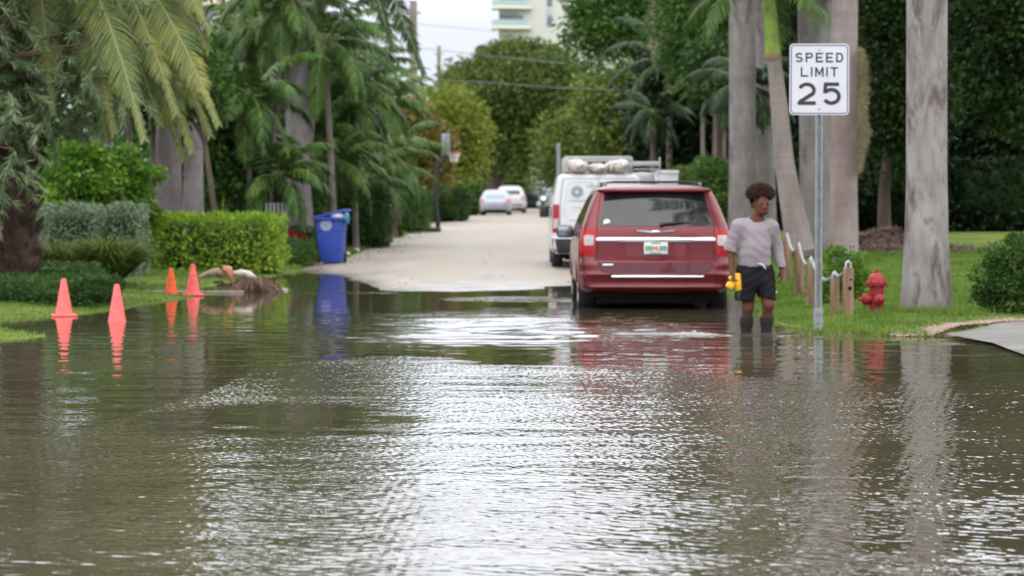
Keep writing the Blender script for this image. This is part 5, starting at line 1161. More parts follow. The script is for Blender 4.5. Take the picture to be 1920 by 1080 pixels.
(parts,rach)=palm_crown(top,26,4.2,.5,70,rg,1.3,-.3,1.5,.03,.4,.4); V,F=mergeVF(parts); rawtri('crown',V,F,G_WILL,dp)
# weeping grey-green tree: narrow leaves in hanging tufts in front of the palm
rg=np.random.default_rng(21); d=32.5; b=P(-150,500,d); wt=thing('weeping_tree','grey-green narrow-leaved weeping tree overhanging the upper left corner','tree',(b.x,d,gz(b.x,d)))
W0=np.array(wt.location); parts=[]; mb=MB(); zt=P(0,-120,d).z-W0[2]
mb.tube([(0,0,-.2),(.1,0,1.2),(.35,0,2.6),(.6,0,zt)],[.22,.17,.14,.10],12)
n=0; tuftC=[];tuftD=[]
def okay(px,py):
    lim=np.interp(px,[-250,0,60,130,200,260,300],[420,390,300,262,225,190,90]); return py<lim*(.97) 
for k in range(1500):
    px=rg.uniform(-260,300); py=rg.uniform(-420,400)
    if not okay(px,py): continue
    if px>60 and py>60 and rg.random()<.25: continue
    dd=d+rg.uniform(-1.6,1.6); p=np.array(P(px,py,dd))-W0; tuftC.append(p)
tuftC=np.array(tuftC)
for c in tuftC[::22]:
    s0=Vector((.35,0,min(2.6,max(.8,c[2]-.3)))); mb.tube([s0,s0.lerp(Vector(c),.5)+Vector((0,0,.25)),Vector(c)],[.03,.018,.006],6)
mb.build('trunk',barkmat('bark_reddish',(.17,.10,.075),(.07,.04,.03)),wt)
nl=46; M_=len(tuftC); dirs=norm(rg.normal(0,1,(M_,3))*np.array([1,.8,.4])+np.array([.3,0,-.55])); base=np.repeat(tuftC,nl,0); D=np.repeat(dirs,nl,0); t=rg.random((M_*nl,1)); 
A=norm(D*.9+rg.normal(0,.42,(M_*nl,3))+np.array([0,0,-.35])); V,F=leaves(base+D*t*.42,A,rg.uniform(.11,.2,M_*nl),.022,rg); rawmesh('crown',V,F,G_WILL,wt)
# hedges and shrubs (pixel box, depth)
def hedge(name,label,cat,px0,px1,py0,py1,d,dep,mat,n,ls,seed,rnd=.25,asp=.55,holes=0.,group=None,skew=0.,stem=True):
    rg=np.random.default_rng(seed); a=P(px0,py0,d); b=P(px1,py1,d); W=abs(b.x-a.x); cx=(a.x+b.x)/2; zb=gz(cx,d+dep*.3); Hh=a.z-zb+.02
    t=thing(name,label,cat,(cx,d+dep/2,zb-.02),0,group)
    # points near the surface of a rounded box
    q=rg.uniform(-1,1,(n*3,3)); m=np.abs(q).max(1); q=q/m[:,None]; r=1-(rg.random(len(q))**1.6)*.28; q=q*r[:,None]; q=q[q[:,2]>-1.01][:n]
    l=np.linalg.norm(q,axis=1)[:,None]; sph=q/l*np.maximum(np.abs(q).max(1)[:,None],.01); q=q*(1-rnd)+sph*rnd
    lump=1+.10*(vn(q[:,0]*4+seed,q[:,2]*3+q[:,1]*2)-.5)*2; q=q*lump[:,None]
    X=np.stack([q[:,0]*W/2,q[:,1]*dep/2,(q[:,2]*.5+.5)*Hh],1)
    if holes: 
        keep=vn(X[:,0]*2.2+seed,X[:,2]*2.2+X[:,1])>holes; X=X[keep]; q=q[keep]
    A=norm(q*.7+rg.normal(0,.6,X.shape)+np.array([0,0,.15])); ls_=ls*(.65+.7*rg.random(len(X))); V,F=leaves(X,A,ls_,ls_*asp,rg); rawmesh('foliage',V,F,mat,t)
    # scattered tips above the trimmed surface
    if stem:
        mb=MB()
        for i in range(max(4,int(W*3))):
            x=rg.uniform(-.45,.45)*W; y=rg.uniform(-.35,.35)*dep; mb.tube([(x,y,-.1),(x+rg.normal()*.08,y+rg.normal()*.08,Hh*.45),(x+rg.normal()*.2,y,Hh*.85)],[.03,.022,.008],6)
        # woody stems
        mb.build('stems',BARKS['brown'],t)
    core=MB(); core.rbox((0,0,Hh*.46),(W*.72,dep*.66,Hh*.80),min(W,dep,Hh)*.18); core.build('dark_filler',G_DARK,t); return t  # added dark box behind the leaves closes the gaps between them
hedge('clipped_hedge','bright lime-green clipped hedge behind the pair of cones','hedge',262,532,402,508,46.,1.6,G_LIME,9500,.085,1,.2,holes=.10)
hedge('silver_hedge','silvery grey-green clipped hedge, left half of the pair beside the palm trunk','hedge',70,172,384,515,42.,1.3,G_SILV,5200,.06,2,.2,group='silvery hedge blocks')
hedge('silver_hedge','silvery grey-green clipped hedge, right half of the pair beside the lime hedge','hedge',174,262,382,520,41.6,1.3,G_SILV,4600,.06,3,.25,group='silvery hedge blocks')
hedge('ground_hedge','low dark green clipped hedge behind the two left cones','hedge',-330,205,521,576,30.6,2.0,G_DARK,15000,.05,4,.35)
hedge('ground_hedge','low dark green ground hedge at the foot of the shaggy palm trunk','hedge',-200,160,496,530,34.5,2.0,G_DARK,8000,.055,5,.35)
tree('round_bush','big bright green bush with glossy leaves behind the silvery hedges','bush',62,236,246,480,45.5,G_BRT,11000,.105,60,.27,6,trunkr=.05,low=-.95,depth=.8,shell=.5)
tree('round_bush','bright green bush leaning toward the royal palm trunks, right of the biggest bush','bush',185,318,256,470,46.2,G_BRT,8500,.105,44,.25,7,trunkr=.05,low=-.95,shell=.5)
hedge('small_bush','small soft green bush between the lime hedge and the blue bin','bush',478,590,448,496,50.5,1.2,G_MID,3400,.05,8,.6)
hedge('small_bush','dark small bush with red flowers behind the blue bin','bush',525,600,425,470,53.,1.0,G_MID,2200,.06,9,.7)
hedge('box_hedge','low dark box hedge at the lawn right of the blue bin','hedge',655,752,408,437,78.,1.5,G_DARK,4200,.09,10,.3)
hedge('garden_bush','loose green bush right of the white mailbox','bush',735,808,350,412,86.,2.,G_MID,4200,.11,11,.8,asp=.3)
hedge('dark_bush','dark dense bush behind the basketball pole','bush',800,880,345,400,112.,3.,G_DARK,4500,.14,12,.6)
hedge('garden_bush','green bush against the road edge, left of the silver hatchback','bush',845,905,330,400,142.,3,G_MID,3500,.2,13,.7)
# red flowers
rg=np.random.default_rng(8); d=52.3; p=P(547,444,d); fl=rg.normal(0,1,(260,3))*np.array([.13,.1,.07])+np.array(p); V,F=leaves(fl,norm(rg.normal(0,1,(260,3))),.05,.045,rg); o=rawmesh('flower_cluster',V,F,flat('petal_red',(.52,.02,.07),.6)); tag(o,'small patch of red flowers left of the blue recycling bin','flowers',kind='stuff')
# soft ornamental grass in front of the silvery hedge
def tussock(label,px,py0,py1,d,w,n,mat,seed,name='ornamental_grass',cat='grass clump'):
    rg=np.random.default_rng(seed); b=P(px,py1,d); z=gz(b.x,d); h=P(px,py0,d).z-z; a=rg.uniform(0,2*PI,n); r=rg.random(n)*.12*w; B0=np.stack([np.cos(a)*r,np.sin(a)*r,np.zeros(n)],1); ln=h*rg.uniform(.6,1.1,n)
    o1=np.stack([np.cos(a)*w*.5*rg.random(n),np.sin(a)*w*.5*rg.random(n),ln*.75],1)+B0; o2=o1+np.stack([np.cos(a)*w*.3,np.sin(a)*w*.3,ln*rg.uniform(-.25,.3,n)],1); s=np.stack([-np.sin(a),np.cos(a),0*a],1)*.008
    V=np.stack([B0-s,B0+s,o1+s,o2,o1-s],1).reshape(-1,3); F=np.concatenate([np.arange(n)[:,None]*5+np.array([0,1,2,4]),np.arange(n)[:,None]*5+np.array([4,2,3,3])]); o=rawtri(name,V,F,mat,None); o.location=(b.x,d,z); tag(o,label,cat); return o
tussock('soft olive grass clump in front of the right silvery hedge block',205,440,535,38.5,1.3,1800,G_OLIV,1)
tussock('olive grass clump against the left silvery hedge block',118,450,530,38.,.8,900,G_OLIV,2)
tussock('upright lime tuft rising behind the clipped lime hedge',415,372,410,47.5,.35,120,G_LIME,3)
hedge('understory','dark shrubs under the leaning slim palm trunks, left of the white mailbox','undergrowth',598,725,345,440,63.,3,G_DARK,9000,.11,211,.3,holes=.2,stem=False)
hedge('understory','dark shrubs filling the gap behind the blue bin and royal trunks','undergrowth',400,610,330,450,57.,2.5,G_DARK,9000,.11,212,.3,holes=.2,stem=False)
# small blue garden stake
p=P(157,515,36.3); zb=gz(p.x,36.3); mb=MB(); mb.rbox((p.x,36.3,zb+.12),(.035,.02,.42),.006); mb.rbox((p.x,36.28,zb+.30),(.06,.02,.11),.01); o=mb.build('garden_stake',flat('stake_blue',(.05,.13,.36),.5)); tag(o,'small blue garden stake in front of the silvery hedge','stake')
p=P(109,520,36.); mb=MB(); mb.tube([(p.x,36,gz(p.x,36)),(p.x,36,p.z+.12)],.05,8); o=mb.build('wood_stub',barkmat('pale_wood',(.33,.22,.15),(.2,.13,.09))); tag(o,'short pale brown wooden stub beside the blue garden stake','stump')
# royal palms, left group
def royal(label,px,d,w,pyt,seed,pxb=None,bark=ROYAL,mat=G_PALM,L=3.4,nf=16,rb=None,bulge=1.0,group='royal palms',sh=1.2):
    return palm('royal_palm',label,px,pyt,d,w/2*d/FPX,mat,L,.75,nf,70,seed,group=group,pxb=pxb,bark=bark,lw=.045,shaft=sh,bulge=bulge,rbase=rb,vdrop=.45,hang=.5)
royal('grey royal palm trunk nearest the date palm, its base hidden by the lime hedge',364,50.,36,-430,31,pxb=362)
royal('stout grey royal palm trunk rising behind the bright green bush',313,51.,46,-560,32,pxb=316,rb=.36)
royal('thick grey royal palm trunk behind the lime hedge near the blue bin',548,56.,44,-330,33,pxb=560,rb=.42)
royal('grey royal palm with flared trunk directly behind the blue bin',590,62.,34,215,34,pxb=582,rb=.5)
# palm cluster behind
PC='feathery palms clustered behind the hedge'
def fp(label,px,py,d,seed,L=2.3,nf=15,mat=G_PALM,pxb=None,r=.09,nl=52,sh=.5,e1=-.75,curv=1.9,ll=.5,name='feather_palm',bark=None,group=PC):
    return palm(name,label,px,py,d,r,mat,L,ll,nf,nl,seed,group=group,pxb=pxb,bark=bark or BARKS['grey'],lw=.05,shaft=sh,e1=e1,curv=curv,vdrop=.45,hang=.5,rbase=r*1.5)
fp('feather palm crowning just left of the thick royal trunk, highest at this side',495,75,62,41,2.4)
fp('feather palm whose crown hides the upper thick royal trunk',545,60,60,42,2.3)
fp('feather palm with a yellow-green spear leaf, at the middle of the cluster',628,105,66,43,2.4,pxb=655)
fp('feather palm leaning right below the hanging frond',680,170,70,44,2.2,pxb=664)
fp('feather palm at the right end of the cluster with drooping tip fronds',725,215,74,45,1.9,pxb=705)
fp('low feather palm between the thick royal trunk and the leaning slim trunks',600,190,64,46,2.2,pxb=610)
fp('feather palm half hidden at the back of the cluster',655,180,80,47,2.5,pxb=690)
fp('feather palm at the upper left of the cluster under the beige block',440,95,66,48,2.6)
fp('short yellowing palm near the right end of the cluster',722,205,84,49,2.3,pxb=718,mat=G_OLIV)
fp('tall feather palm over the upper left corner, behind the date palm',455,-130,64,61,3.4)
CY='low arching palms under the cluster'
for i,(px,py,d,L,lb) in enumerate(((455,300,54,1.9,'low arching palm left of the thick royal trunk'),(520,330,52.5,1.7,'low arching palm in front of the thick royal trunk base'),(405,330,55,1.9,'low arching palm right of the grey royal trunks'),(625,300,60,2.0,'low arching palm above the blue bin'),(690,335,66,2.1,'low arching palm right of the blue bin'),(580,255,61,2.2,'low arching palm halfway up the royal trunk with flared base'),(740,290,78,2.3,'low arching palm next to the rust-tinted tree'),(500,240,64,2.2,'low dark arching palm between the tall slim trunks'))):
    fp(lb,px,py,d,70+i,L,14,G_PALM,r=.10,nl=48,sh=0,e1=-.35,curv=2.1,name='arching_palm',bark=BARKS['brown'],group=CY)
# single dark frond hanging from above against the sky: belongs to a royal palm whose crown is above the frame
t=palm('royal_palm','royal palm out of the photo above, its long dark frond hanging against the pale sky',615,-190,60.,.24,G_PALM,3.2,.7,14,64,77,pxb=556,bark=ROYAL,lw=.045,shaft=1.,group='royal palms',vdrop=.45,hang=.5)
O=np.array(t.location)
for k,(bx_,by_,ex_,ey_) in enumerate(((625,-190,796,140),(625,-190,735,90),(655,-170,800,60))):
    if k<2: tofrond(t,np.array(P(bx_,by_,60))-O,np.array(P(ex_,ey_,57.5-k))-O,54,.45,3,90+k,ll=.62,nl=130,mat=G_DARK,lw=.07)
# crowns hiding the upper trunks
fp('dense feather palm in front of the upper part of the thick royal trunk',530,20,53.5,301,2.0,16,nl=60,pxb=500,r=.07)
fp('feather palm whose fronds cross the royal trunk halfway up',470,215,52.5,302,2.0,16,nl=60,pxb=465,r=.07)
fp('feather palm right of the thick royal trunk with bright green fronds',610,110,56,303,2.2,16,nl=60,pxb=628,r=.07)
fp('feather palm with dark hanging skirt over the leaning slim trunks',660,215,62,304,2.1,16,nl=60,pxb=668,r=.07)
tree('garden_tree','leafy green tree in front of the upper part of the left royal palms','tree',270,430,60,262,47.5,G_MID,9000,.12,44,.42,305,trunkr=.06,px_trunk=400)
tree('garden_tree','dark leafy branches between the date palm fronds and the beige block','tree',120,345,-60,235,49,G_MID,14000,.13,60,.5,306,trunkr=.08,px_trunk=240)
# broadleaf trees of the left background
tree('garden_tree','dark green broadleaf tree right of the left royal palms','tree',318,480,120,420,53,G_MID,16000,.14,60,.55,101,trunkr=.1,ybase=1)
tree('garden_tree','tall dark broadleaf tree behind the date palm fronds','tree',150,430,-80,300,62,G_MID,20000,.17,60,.9,102,trunkr=.16)
tree('garden_tree','dark tree filling the space left of the shaggy palm trunk','tree',-220,110,-60,420,50,G_DARK,18000,.15,50,.8,103,trunkr=.14)
tree('garden_tree','dark low tree under the leaning slim palm trunks','tree',560,760,210,430,90,G_DARK,16000,.2,60,.9,104,trunkr=.12)
tree('garden_tree','rust and green tinted tree left of the basketball hoop','tree',708,842,185,402,108,G_RUST,17000,.24,55,1.0,105,trunkr=.15)
tree('garden_tree','yellow-green tree behind the basketball backboard','tree',786,905,158,392,122,G_YEL,18000,.22,34,1.2,106,trunkr=.18)
tree('garden_tree','small grey-green tree far down the street above the parked cars','tree',898,990,272,378,175,G_OLIV,9000,.33,36,1.2,107,trunkr=.15)
tree('street_tree','dark tall tree at the back of the left garden','tree',380,640,-10,380,88,G_DARK,26000,.2,80,1.1,108,trunkr=.2)
tree('street_tree','dark tree behind the low arching palms','tree',340,600,200,440,70,G_DARK,18000,.17,60,.9,109,trunkr=.1)
# the big rounded tree closing the street
tree('banyan_tree','big rounded green tree closing the end of the street','tree',838,1112,52,356,160,G_BANY,75000,.30,62,2.5,110,trunkr=.5,px_trunk=925,shell=.72,low=-.8,flatc=.5)
tree('street_tree','green tree between the round tree and the dark palms, behind the van','tree',1010,1190,190,400,130,G_OLIV,26000,.26,42,1.6,111,trunkr=.2,px_trunk=1120)
tree('street_tree','dark low tree behind the distant parked cars','tree',955,1075,300,388,215,G_DARK,9000,.4,36,1.6,112,trunkr=.2)
tree('street_tree','dark tree under the crown of the round tree, left of the far cars','tree',870,960,300,398,190,G_DARK,8000,.38,36,1.4,113,trunkr=.2)
# far wood closes the horizon
rg=np.random.default_rng(50); n=60000; x=rg.uniform(-220,260,n); y=rg.uniform(255,300,n); hgt=9+6*vn(x*.06,y*.03); z=rg.random(n)**.8*hgt; V,F=leaves(np.stack([x,y,z],1),norm(rg.normal(0,1,(n,3))),1.3,.9,rg); o=rawmesh('far_wood',V,F,G_DARK); tag(o,'dark mass of far-off trees along the horizon','trees',kind='stuff')
# far house fragments between the trunks
mb=MB(); p=P(1000,345,205); mb.box((p.x,206,p.z-.8),(7,4,3.4)); hs=thing('far_house','small grey-roofed house seen in pieces above the far cars','house',(0,0,0)); mb.build('wall',flat('house_wall',(.26,.24,.24),.8),hs)
mb=MB(); a=P(0,330,205).z; mb.add([(p.x-4,203.6,a-.6),(p.x+4,203.6,a-.6),(p.x+4,208.4,a-.6),(p.x-4,208.4,a-.6),(p.x-2.6,206,a+1),(p.x+2.6,206,a+1)],[(0,1,5,4),(1,2,5),(2,3,4,5),(3,0,4),(3,2,1,0)]); mb.build('roof',flat('roof_grey',(.22,.2,.2),.8),hs)
# white pickets glimpsed left of the thick royal trunk
fn=thing('picket_fence','few pale pickets glimpsed behind the lime hedge beside the thick royal trunk','fence',(P(505,400,50.5).x,52.,gz(P(505,400,50.5).x,52.)))
for i in range(6): mb=MB(); mb.rbox(((i-2.5)*.085,0,.62),(.05,.03,1.3),.008); mb.build('picket',flat('picket_grey',(.36,.34,.33),.7),fn)
# ================= RIGHT SIDE =================
royal('nearest and widest pale palm trunk, standing beside the fire hydrant',1738,28.2,78,-520,120,bark=ROYAL2,rb=.325,L=3.6,nf=18,bulge=.98,group='royal palms')
royal('pale royal palm trunk left of the leaning palm, widest behind the walker',1392,50.,50,-250,121,pxb=1392,rb=.32)
royal('narrow pale royal palm trunk just right of and behind the trunk above the walker',1433,54.,44,-300,122,pxb=1430)
royal('grey royal palm trunk directly behind the speed limit sign',1520,44.,62,-380,123,pxb=1532,rb=.33)
mt=royal('pinkish royal palm trunk right of the sign, with a tan root mat down its side',1585,41.,50,-420,124,pxb=1582,bark=barkmat('royal_bark_pink',(.29,.24,.225),(.17,.12,.115),ring=6,patch=(.38,.355,.34),scale=1.7,pt=.57),rb=.27)
# tan mat of aerial roots
rg=np.random.default_rng(9); n=7000; zz=rg.random(n); O=np.array(mt.location); a=P(1606,92,41.);b=P(1606,322,41.)
z=a.z+(b.z-a.z)*zz-O[2]; wdt=.21*np.sin(np.clip(zz*.95+.05,0,1)*PI)**.5*(.75+.5*vn(zz*9,zz*0)); ph=rg.uniform(-1.5,.9,n); cxm=P(1606,0,41.).x-O[0]
X=np.stack([cxm+np.cos(ph*1.2)*wdt*rg.random(n)**.5,-.18+np.sin(ph)*.22,z],1); A=norm(rg.normal(0,1,(n,3))*np.array([.8,.5,.8])+np.array([.3,-.2,-.5])); V,F=leaves(X,A,rg.uniform(.04,.10,n),.006,rg); rawmesh('root_mat',V,F,leafmat('root_tan',[(.14,.115,.07),(.24,.20,.12),(.36,.30,.19)],.9,.05),mt)
n=900; X=np.stack([cxm-.16+rg.normal(0,.05,n),-.27+rg.normal(0,.02,n),np.interp(rg.random(n),[0,.3,.5,1],[P(0,215,41).z,P(0,70,41).z,P(0,330,41).z,P(0,360,41).z])-O[2]],1)
# leaning palm with green crownshaft
rg=np.random.default_rng(14); d=43.; Bp=P(1497,452,d); lp=thing('leaning_palm','leaning palm with swollen ringed base and bright green crownshaft left of the sign','palm',(Bp.x,d,gz(Bp.x,d)-.1))
ctrl=[(1500,470),(1494,430),(1484,385),(1470,300),(1461,200),(1453,125),(1449,100)]; wd_=[56,50,42,37,32,27,26]; O=np.array(lp.location)
pts=[np.array(P(x,y,d))-O for x,y in ctrl]; fine=[];rs=[]
for i in range(len(pts)-1):
    for k in range(5): t=k/5; fine.append(pts[i]*(1-t)+pts[i+1]*t); rs.append((wd_[i]*(1-t)+wd_[i+1]*t)/2*d/FPX)
fine.append(pts[-1]); rs.append(13*d/FPX); mb=MB(); mb.tube([tuple(q) for q in fine],rs,20); mb.build('trunk',barkmat('ring_bark',(.30,.25,.23),(.20,.165,.15),ring=16),lp)
mb=MB(); for_=[(1449,104,15),(1447,60,13.5),(1442,0,13),(1438,-45,9)]; mb.tube([tuple(np.array(P(x,y,d))-O) for x,y,_ in for_],[w*d/FPX for _,_,w in for_],18); mb.build('crownshaft',flat('crownshaft_lime',(.22,.34,.03),.35,var=.3,scale=5),lp)
mb=MB(); mb.tube([tuple(np.array(P(1449.5,y,d))-O) for y in(112,106,100)],[15*d/FPX,16.5*d/FPX,15*d/FPX],18); mb.build('leaf_scar',flat('scar_tan',(.30,.19,.11),.8),lp)
parts,rach=palm_crown(np.array(P(1438,-45,d))-O,14,2.3,.55,56,rg,1.2,-.4,1.8,.04); V,F=mergeVF(parts); rawtri('crown',V,F,G_PALM,lp)
# right background: layered trees, dense and dark beneath
tree('mango_tree','dense dark tree at the right edge with hanging leafy branches','tree',1760,2150,-330,330,46,G_MDK,42000,.13,150,.75,130,trunkr=.25,px_trunk=2010,low=-.9)
tree('mango_tree','dark leafy tree between the pinkish trunk and the widest trunk','tree',1600,1800,-260,345,50,G_MDK,34000,.14,110,.7,131,trunkr=.12,px_trunk=1660,low=-.95)
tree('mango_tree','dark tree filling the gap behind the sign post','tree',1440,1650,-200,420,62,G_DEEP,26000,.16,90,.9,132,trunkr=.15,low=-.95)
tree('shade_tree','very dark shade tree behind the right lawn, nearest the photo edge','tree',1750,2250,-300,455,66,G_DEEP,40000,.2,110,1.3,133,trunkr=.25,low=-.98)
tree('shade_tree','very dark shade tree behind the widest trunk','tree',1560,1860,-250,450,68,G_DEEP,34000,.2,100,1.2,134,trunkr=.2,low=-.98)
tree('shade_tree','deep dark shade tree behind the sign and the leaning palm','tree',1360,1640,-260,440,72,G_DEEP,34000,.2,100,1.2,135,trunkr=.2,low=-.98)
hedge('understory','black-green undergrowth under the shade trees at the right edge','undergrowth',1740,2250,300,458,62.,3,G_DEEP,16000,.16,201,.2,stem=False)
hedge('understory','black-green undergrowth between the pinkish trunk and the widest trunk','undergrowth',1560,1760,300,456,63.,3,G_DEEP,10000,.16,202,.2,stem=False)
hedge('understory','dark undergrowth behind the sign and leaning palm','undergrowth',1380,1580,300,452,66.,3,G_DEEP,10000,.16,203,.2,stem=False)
tree('shade_tree','dark tree above the red minivan roof, left of the tall royal trunk','tree',1180,1440,60,400,80,G_DEEP,38000,.2,120,1.2,136,trunkr=.2,low=-.9)
tree('canopy_tree','tall open canopy tree over the street, gaps showing the cream tower','tree',1060,1330,-110,175,92,G_MID,26000,.22,85,1.15,137,trunkr=.35,px_trunk=1230,low=-.6,limbs=14)
tree('canopy_tree','tall dark canopy tree beside the royal trunk, above the small white trunks','tree',1230,1480,-220,240,70,G_MID,34000,.17,110,1.0,138,trunkr=.2,px_trunk=1350,low=-.8)
tree('canopy_tree','olive-green tree right of the big rounded tree','tree',1090,1250,110,330,110,G_OLIV,20000,.26,70,1.2,139,trunkr=.2,low=-.9)
tree('shade_tree','broad dark tree at the far right behind all others','tree',1650,2300,-200,440,84,G_DEEP,34000,.26,90,1.7,140,trunkr=.3,low=-.98)
for i,(px,py,d,L,lb) in enumerate(((1225,225,76,1.7,'palm with pale arching fronds above the van rack'),(1255,120,78,2.8,'palm with dead tan fronds hanging below its crown'),(1400,180,52,1.5,'small dark palm in front of the trunk above the walker'))):
    fp(lb,px,py,d,150+i,L,14,G_PDK,r=.10,nl=50,sh=.3,e1=-.6,curv=1.8,name='shade_palm',group='palms in the dark trees right of the street')
# dead tan fronds
O=bpy.data.objects['shade_palm.001']
Ol=np.array(O.location)
for k,(ex,ey) in enumerate(((1252,85),(1232,95),(1222,112))): tofrond(O,np.array(P(1240+5*k,-40,76))-Ol,np.array(P(ex,ey,75.5))-Ol,76,.15,3,170+k,ll=.6,nl=60,mat=leafmat('leaf_dead',[(.13,.12,.08),(.24,.21,.15),(.34,.30,.22)],.8,.1),lw=.05)
# slim white trunks behind
for i,(px,w,lb) in enumerate(((1321,9,'slimmest pale trunk left of the tall royal trunk, first of three'),(1338,7,'middle slim trunk of the three behind the red minivan roof'),(1362,9,'slim pale trunk of the three nearest the tall royal trunk'))):
    tree('slim_tree',lb,'tree',px-34,px+34,60,225,60+i,G_DARK,2500,.14,12,.45,180+i,group='slim trees behind the minivan',trunkr=w/2*60/FPX,bark='grey')
hedge('bush','bright green bush with orange flecks right of the white service truck','bush',1296,1385,292,400,57.,2.2,G_MID,6500,.09,20,.6)
hedge('bush','yellow-green bush between the minivan roof and the walker','bush',1330,1420,362,450,50.,2.,G_OLIV,5500,.08,21,.6)
hedge('bush','yellowish shrub above the van rack end','bush',1240,1310,310,400,66.,2,G_OLIV,3500,.1,22,.7)
tree('lawn_shrub','light green shrub behind the sign post and rope posts','bush',1532,1632,432,590,30.8,G_BRT,6500,.05,50,.13,23,trunkr=.015,low=-.95,asp=.35,shell=.35,droop=-.3)
tree('lawn_shrub','dark dense bushy shrub at the right edge above the gravel','bush',1832,2030,418,625,27.8,G_MID,26000,.05,110,.16,24,trunkr=.03,low=-.95,asp=.45,droop=-.25,shell=.5)
rg=np.random.default_rng(31)
# mulch heap
n=9000; p=P(1665,452,47.); x=rg.normal(0,1,n)*.75; y=rg.normal(0,.5,n); h=.42*np.exp(-(x/.8)**2-(y/.6)**2)*rg.random(n)**.3; zb=gz(p.x,47.); V,F=leaves(np.stack([p.x+x,47+y,zb+h+.02],1),norm(rg.normal(0,1,(n,3))*np.array([1,1,.5])),.13,.03,rg); o=rawmesh('mulch_heap',V,F,leafmat('mulch_leaf',[(.07,.045,.035),(.16,.11,.09),(.26,.19,.16)],.9,0)); tag(o,'low heap of dry brown mulch behind the lawn','mulch heap',kind='stuff')
# gravel strip along the concrete drive
n=16000; t=rg.random(n); gx=3.95+ (8-3.95)*t+rg.normal(0,.03,n); ctr=np.interp(gx,[3.9,4.35,4.9,5.5,8],[25.15,25.1,25.75,26.9,27.5]); gy=ctr+rg.normal(0,1,n)*np.interp(gx,[3.9,4.6,8],[.22,.55,.8]); 
k=(gy>np.interp(gx,[4.3,4.5,5.35,8],[24.6,24.9,26.2,26.5])); gx,gy=gx[k],gy[k]; zg=np.maximum(ground_z(gx,gy),0)+.006; n=len(gx); Cc=np.stack([gx,gy,zg],1); s=rg.uniform(.010,.028,n)[:,None]
u=norm(rg.normal(0,1,(n,3))*np.array([1,1,.3])); v=norm(np.cross(u,rg.normal(0,1,(n,3)))); w_=np.cross(u,v)
V=np.stack([Cc+u*s,Cc+v*s,Cc-u*s,Cc-v*s,Cc+w_*s*.6,Cc-w_*s*.6],1).reshape(-1,3); i6=np.arange(n)[:,None]*6
F=np.concatenate([i6+np.array(q) for q in((0,1,4),(1,2,4),(2,3,4),(3,0,4),(1,0,5),(2,1,5),(3,2,5),(0,3,5))]); o=rawmesh('gravel',V,F,leafmat('stone_chip',[(.16,.11,.08),(.30,.22,.17),(.42,.34,.28)],.9,0)); o['kind']='stuff'; o['label']='pale brown gravel along the concrete driveway'; o['category']='gravel'
# grass blades: near lawns
def blades(name,label,n,xr,yr,hh,mat,seed,cond,w=.006):
    rg=np.random.default_rng(seed); x=rg.uniform(*xr,n); y=yr[0]+(yr[1]-yr[0])*rg.random(n)**1.3; z=ground_z(x,y); k=cond(x,y,z); x,y,z=x[k],y[k],z[k]; n=len(x); h=hh*(.4+.9*rg.random(n))*(.6+.8*vn(x*2,y*2)); a=rg.uniform(0,PI,n); s=np.stack([np.cos(a),np.sin(a),0*a],1)*w*(1+y[:,None]/40); B0=np.stack([x,y,z-.01],1); tp=B0+np.stack([rg.normal(0,.35,n)*h,rg.normal(0,.35,n)*h,h],1)
    V=np.stack([B0-s,B0+s,tp],1).reshape(-1,3); o=rawmesh(name,V,np.arange(len(V)).reshape(-1,3),mat); o['kind']='stuff'; o['label']=label; o['category']='grass'; return o
G_GR=leafmat('grass_blade',[(.06,.11,.018),(.10,.18,.026),(.15,.25,.038),(.28,.30,.09)],.6,.3)
blades('grass','bright lawn grass on the right verge around the posts and hydrant',230000,(2.9,9.),(24.3,50),.055,G_GR,1,lambda x,y,z:(z>.006)&~((x>4.3)&(y<np.interp(x,[4.3,4.5,5.35,8],[25.2,25.3,26.4,26.8]))))
blades('grass','lawn grass along the flooded left kerb',60000,(-8.5,-4.4),(22,46),.035,G_GR,2,lambda x,y,z:z>.006)
blades('grass','lawn grass on the far left verge beyond the blue bin',26000,(-6.5,-2.5),(50,135),.08,G_GR,3,lambda x,y,z:z>road_z(x,y)+.01,w=.02)
# longer tufts at the hydrant, posts, sign and trunk
rg=np.random.default_rng(77)
sp=[(1645,592,27.3,.12),(1590,592,27.2,.09),(1563,585,28,.08),(1700,588,27.7,.12),(1740,588,27.6,.13),(1780,588,27.6,.13),(1534,612,25.1,.09),(1815,600,27,.14),(1560,614,25.6,.07),(1650,612,26,.08),(1615,600,26.8,.1)]
Vs=[]
for px,py,dd,h in sp:
    p=P(px,py,dd); n=420; x=p.x+rg.normal(0,.14,n); y=dd+rg.normal(0,.12,n); z=np.maximum(ground_z(x,y),0); a=rg.uniform(0,PI,n); s=np.stack([np.cos(a),np.sin(a),0*a],1)*.006; B0=np.stack([x,y,z-.01],1); hh=h*(.5+.7*rg.random(n)); tp=B0+np.stack([rg.normal(0,.4,n)*hh,rg.normal(0,.4,n)*hh,hh],1); Vs.append(np.stack([B0-s,B0+s,tp],1).reshape(-1,3))
V=np.concatenate(Vs); o=rawmesh('grass_tufts',V,np.arange(len(V)).reshape(-1,3),G_GR); o['kind']='stuff'; o['label']='longer grass tufts round the hydrant, posts and wide trunk'; o['category']='grass'
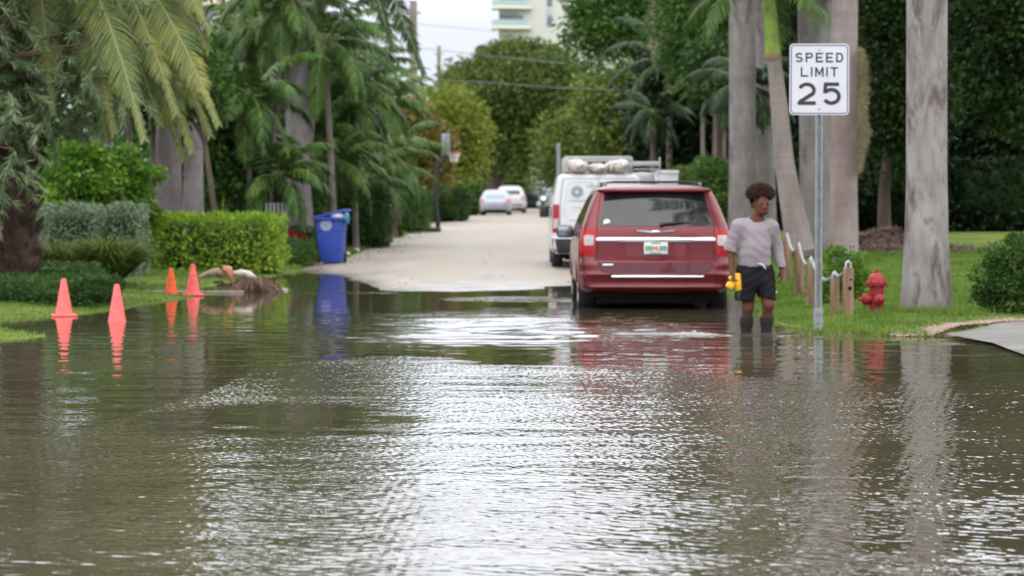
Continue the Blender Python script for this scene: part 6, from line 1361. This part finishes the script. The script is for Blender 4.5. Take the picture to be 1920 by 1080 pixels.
# fallen leaf litter on the dry road edges and verge
rg=np.random.default_rng(88); n=1100; y=38.5+rg.random(n)**1.6*70; sd=rg.random(n)<.75; xl=npi(y,XS); xr=npi(y,XR); x=np.where(sd,xl+rg.normal(0,.45,n),xr-rg.normal(0,.6,n)); k=rg.random(n)<.06; x=np.where(k,rg.uniform(0,1,n)*(xr-xl)+xl,x); z=np.maximum(ground_z(x,y),road_z(x,y)); kk=z>.01; x,y,z=x[kk],y[kk],z[kk]
A=norm(rg.normal(0,1,(len(x),3))*np.array([1,1,.25])); V,F=leaves(np.stack([x,y,z+.012],1),A,rg.uniform(.03,.08,len(x)),.025,rg); o=rawmesh('leaf_litter',V,F,leafmat('litter_leaf',[(.05,.035,.02),(.13,.09,.05),(.22,.17,.08)],.9,0)); o['kind']='stuff'; o['label']='fallen brown leaves scattered along the dry road edges'; o['category']='leaf litter'
# pale stones on the lawn edge beyond the bin
for i,(px,py,dd) in enumerate(((650,466,56.5),(668,458,59.5),(690,449,64.5),(722,438,76))):
    p=P(px,py,dd); mb=MB(); mb.ball((0,0,.03),(.09,.08,.06),9,6,noise=.25); o=mb.build('edge_stone',flat('stone_white',(.55,.53,.50),.8)); o.location=(p.x,dd,gz(p.x,dd)); tag(o,['pale edge stone nearest the blue bin','second pale edge stone from the blue bin','third pale edge stone from the blue bin','pale edge stone farthest from the bin, before the dark box hedge'][i],'stone','pale stones edging the far lawn')
# fallen palm debris at the flooded left kerb
pc=P(455,545,37.6); pd=thing('palm_debris','pile of fallen palm sheaths and roots lying at the flooded left kerb','debris',(pc.x,37.6,0.))
rg=np.random.default_rng(19)
def Q_(px,py): p=P(px,py,37.6); return (p.x-pc.x,0,p.z)
mb=MB(); mb.tube([Q_(372,520),Q_(390,513),Q_(408,509),Q_(418,516)],[.02,.05,.07,.05],9,sx=1.); mb.build('stalk',barkmat('dry_stalk',(.38,.27,.20),(.22,.14,.10)),pd)
mb=MB(); mb.tube([Q_(418,503),Q_(428,506),Q_(434,520),Q_(440,541)],[.05,.08,.05,.02],9); mb.build('orange_sheath',flat('sheath_orange',(.42,.20,.09),.8,var=.3,scale=9),pd)
mb=MB(); mb.tube([Q_(438,512),Q_(452,512),Q_(466,515),Q_(478,524),Q_(486,536)],[.03,.06,.065,.05,.02],12); mb.build('pale_sheath',flat('sheath_pale',(.55,.47,.40),.7,var=.25,scale=8),pd)
for i in range(22):
    x0_=rg.uniform(400,500); a_=Q_(x0_,rg.uniform(515,540)); mb2=MB() if i==0 else mb2; an=rg.uniform(-.7,.7); ln_=rg.uniform(.1,.32); mb2.tube([a_,(a_[0]+math.cos(an)*ln_*.5,a_[1]-.06,a_[2]+.03),(a_[0]+math.cos(an)*ln_,a_[1]-.12,max(.0,a_[2]-.08))],[.014,.01,.004],5)
mb2.build('twigs',SHAG,pd)
n=4200; k=rg.random(n); X=np.stack([np.interp(k,[0,1],[Q_(432,0)[0],Q_(516,0)[0]])+rg.normal(0,.05,n),rg.normal(0,.14,n)-.02,.0*k],1); hgt=np.interp(k,[0,.35,.6,.8,1],[.06,.22,.24,.14,.04]); X[:,2]=hgt*(.5+.6*rg.random(n)); A=norm(np.stack([(k-.35)*1.0+rg.normal(0,.25,n),rg.normal(0,.35,n)-.2,-np.ones(n)*.7],1)); V,F=leaves(X,A,rg.uniform(.12,.24,n),.014,rg); rawmesh('root_fringe',V,F,leafmat('root_brown',[(.07,.04,.03),(.16,.10,.075),(.28,.19,.15)],.9,.05),pd)
mb=MB(); mb.ball((Q_(478,0)[0],.05,.06),(.26,.16,.14),12,8,noise=.2); mb.build('root_ball',SHAG,pd)
for i,(px,w) in enumerate(((517,.08),(532,.12))):
    mb=MB(); p=P(px,545,38.2); mb.rbox((0,0,.01),(w,.08,.04),.01,rot=(0,.1,.3)); o=mb.build('pale_chunk',flat('chunk_pale',(.50,.49,.46),.7)); o.location=(p.x,38.2,.0); tag(o,['small pale chunk floating right against the palm debris','larger pale chunk floating off to the right of the palm debris'][i],'debris')
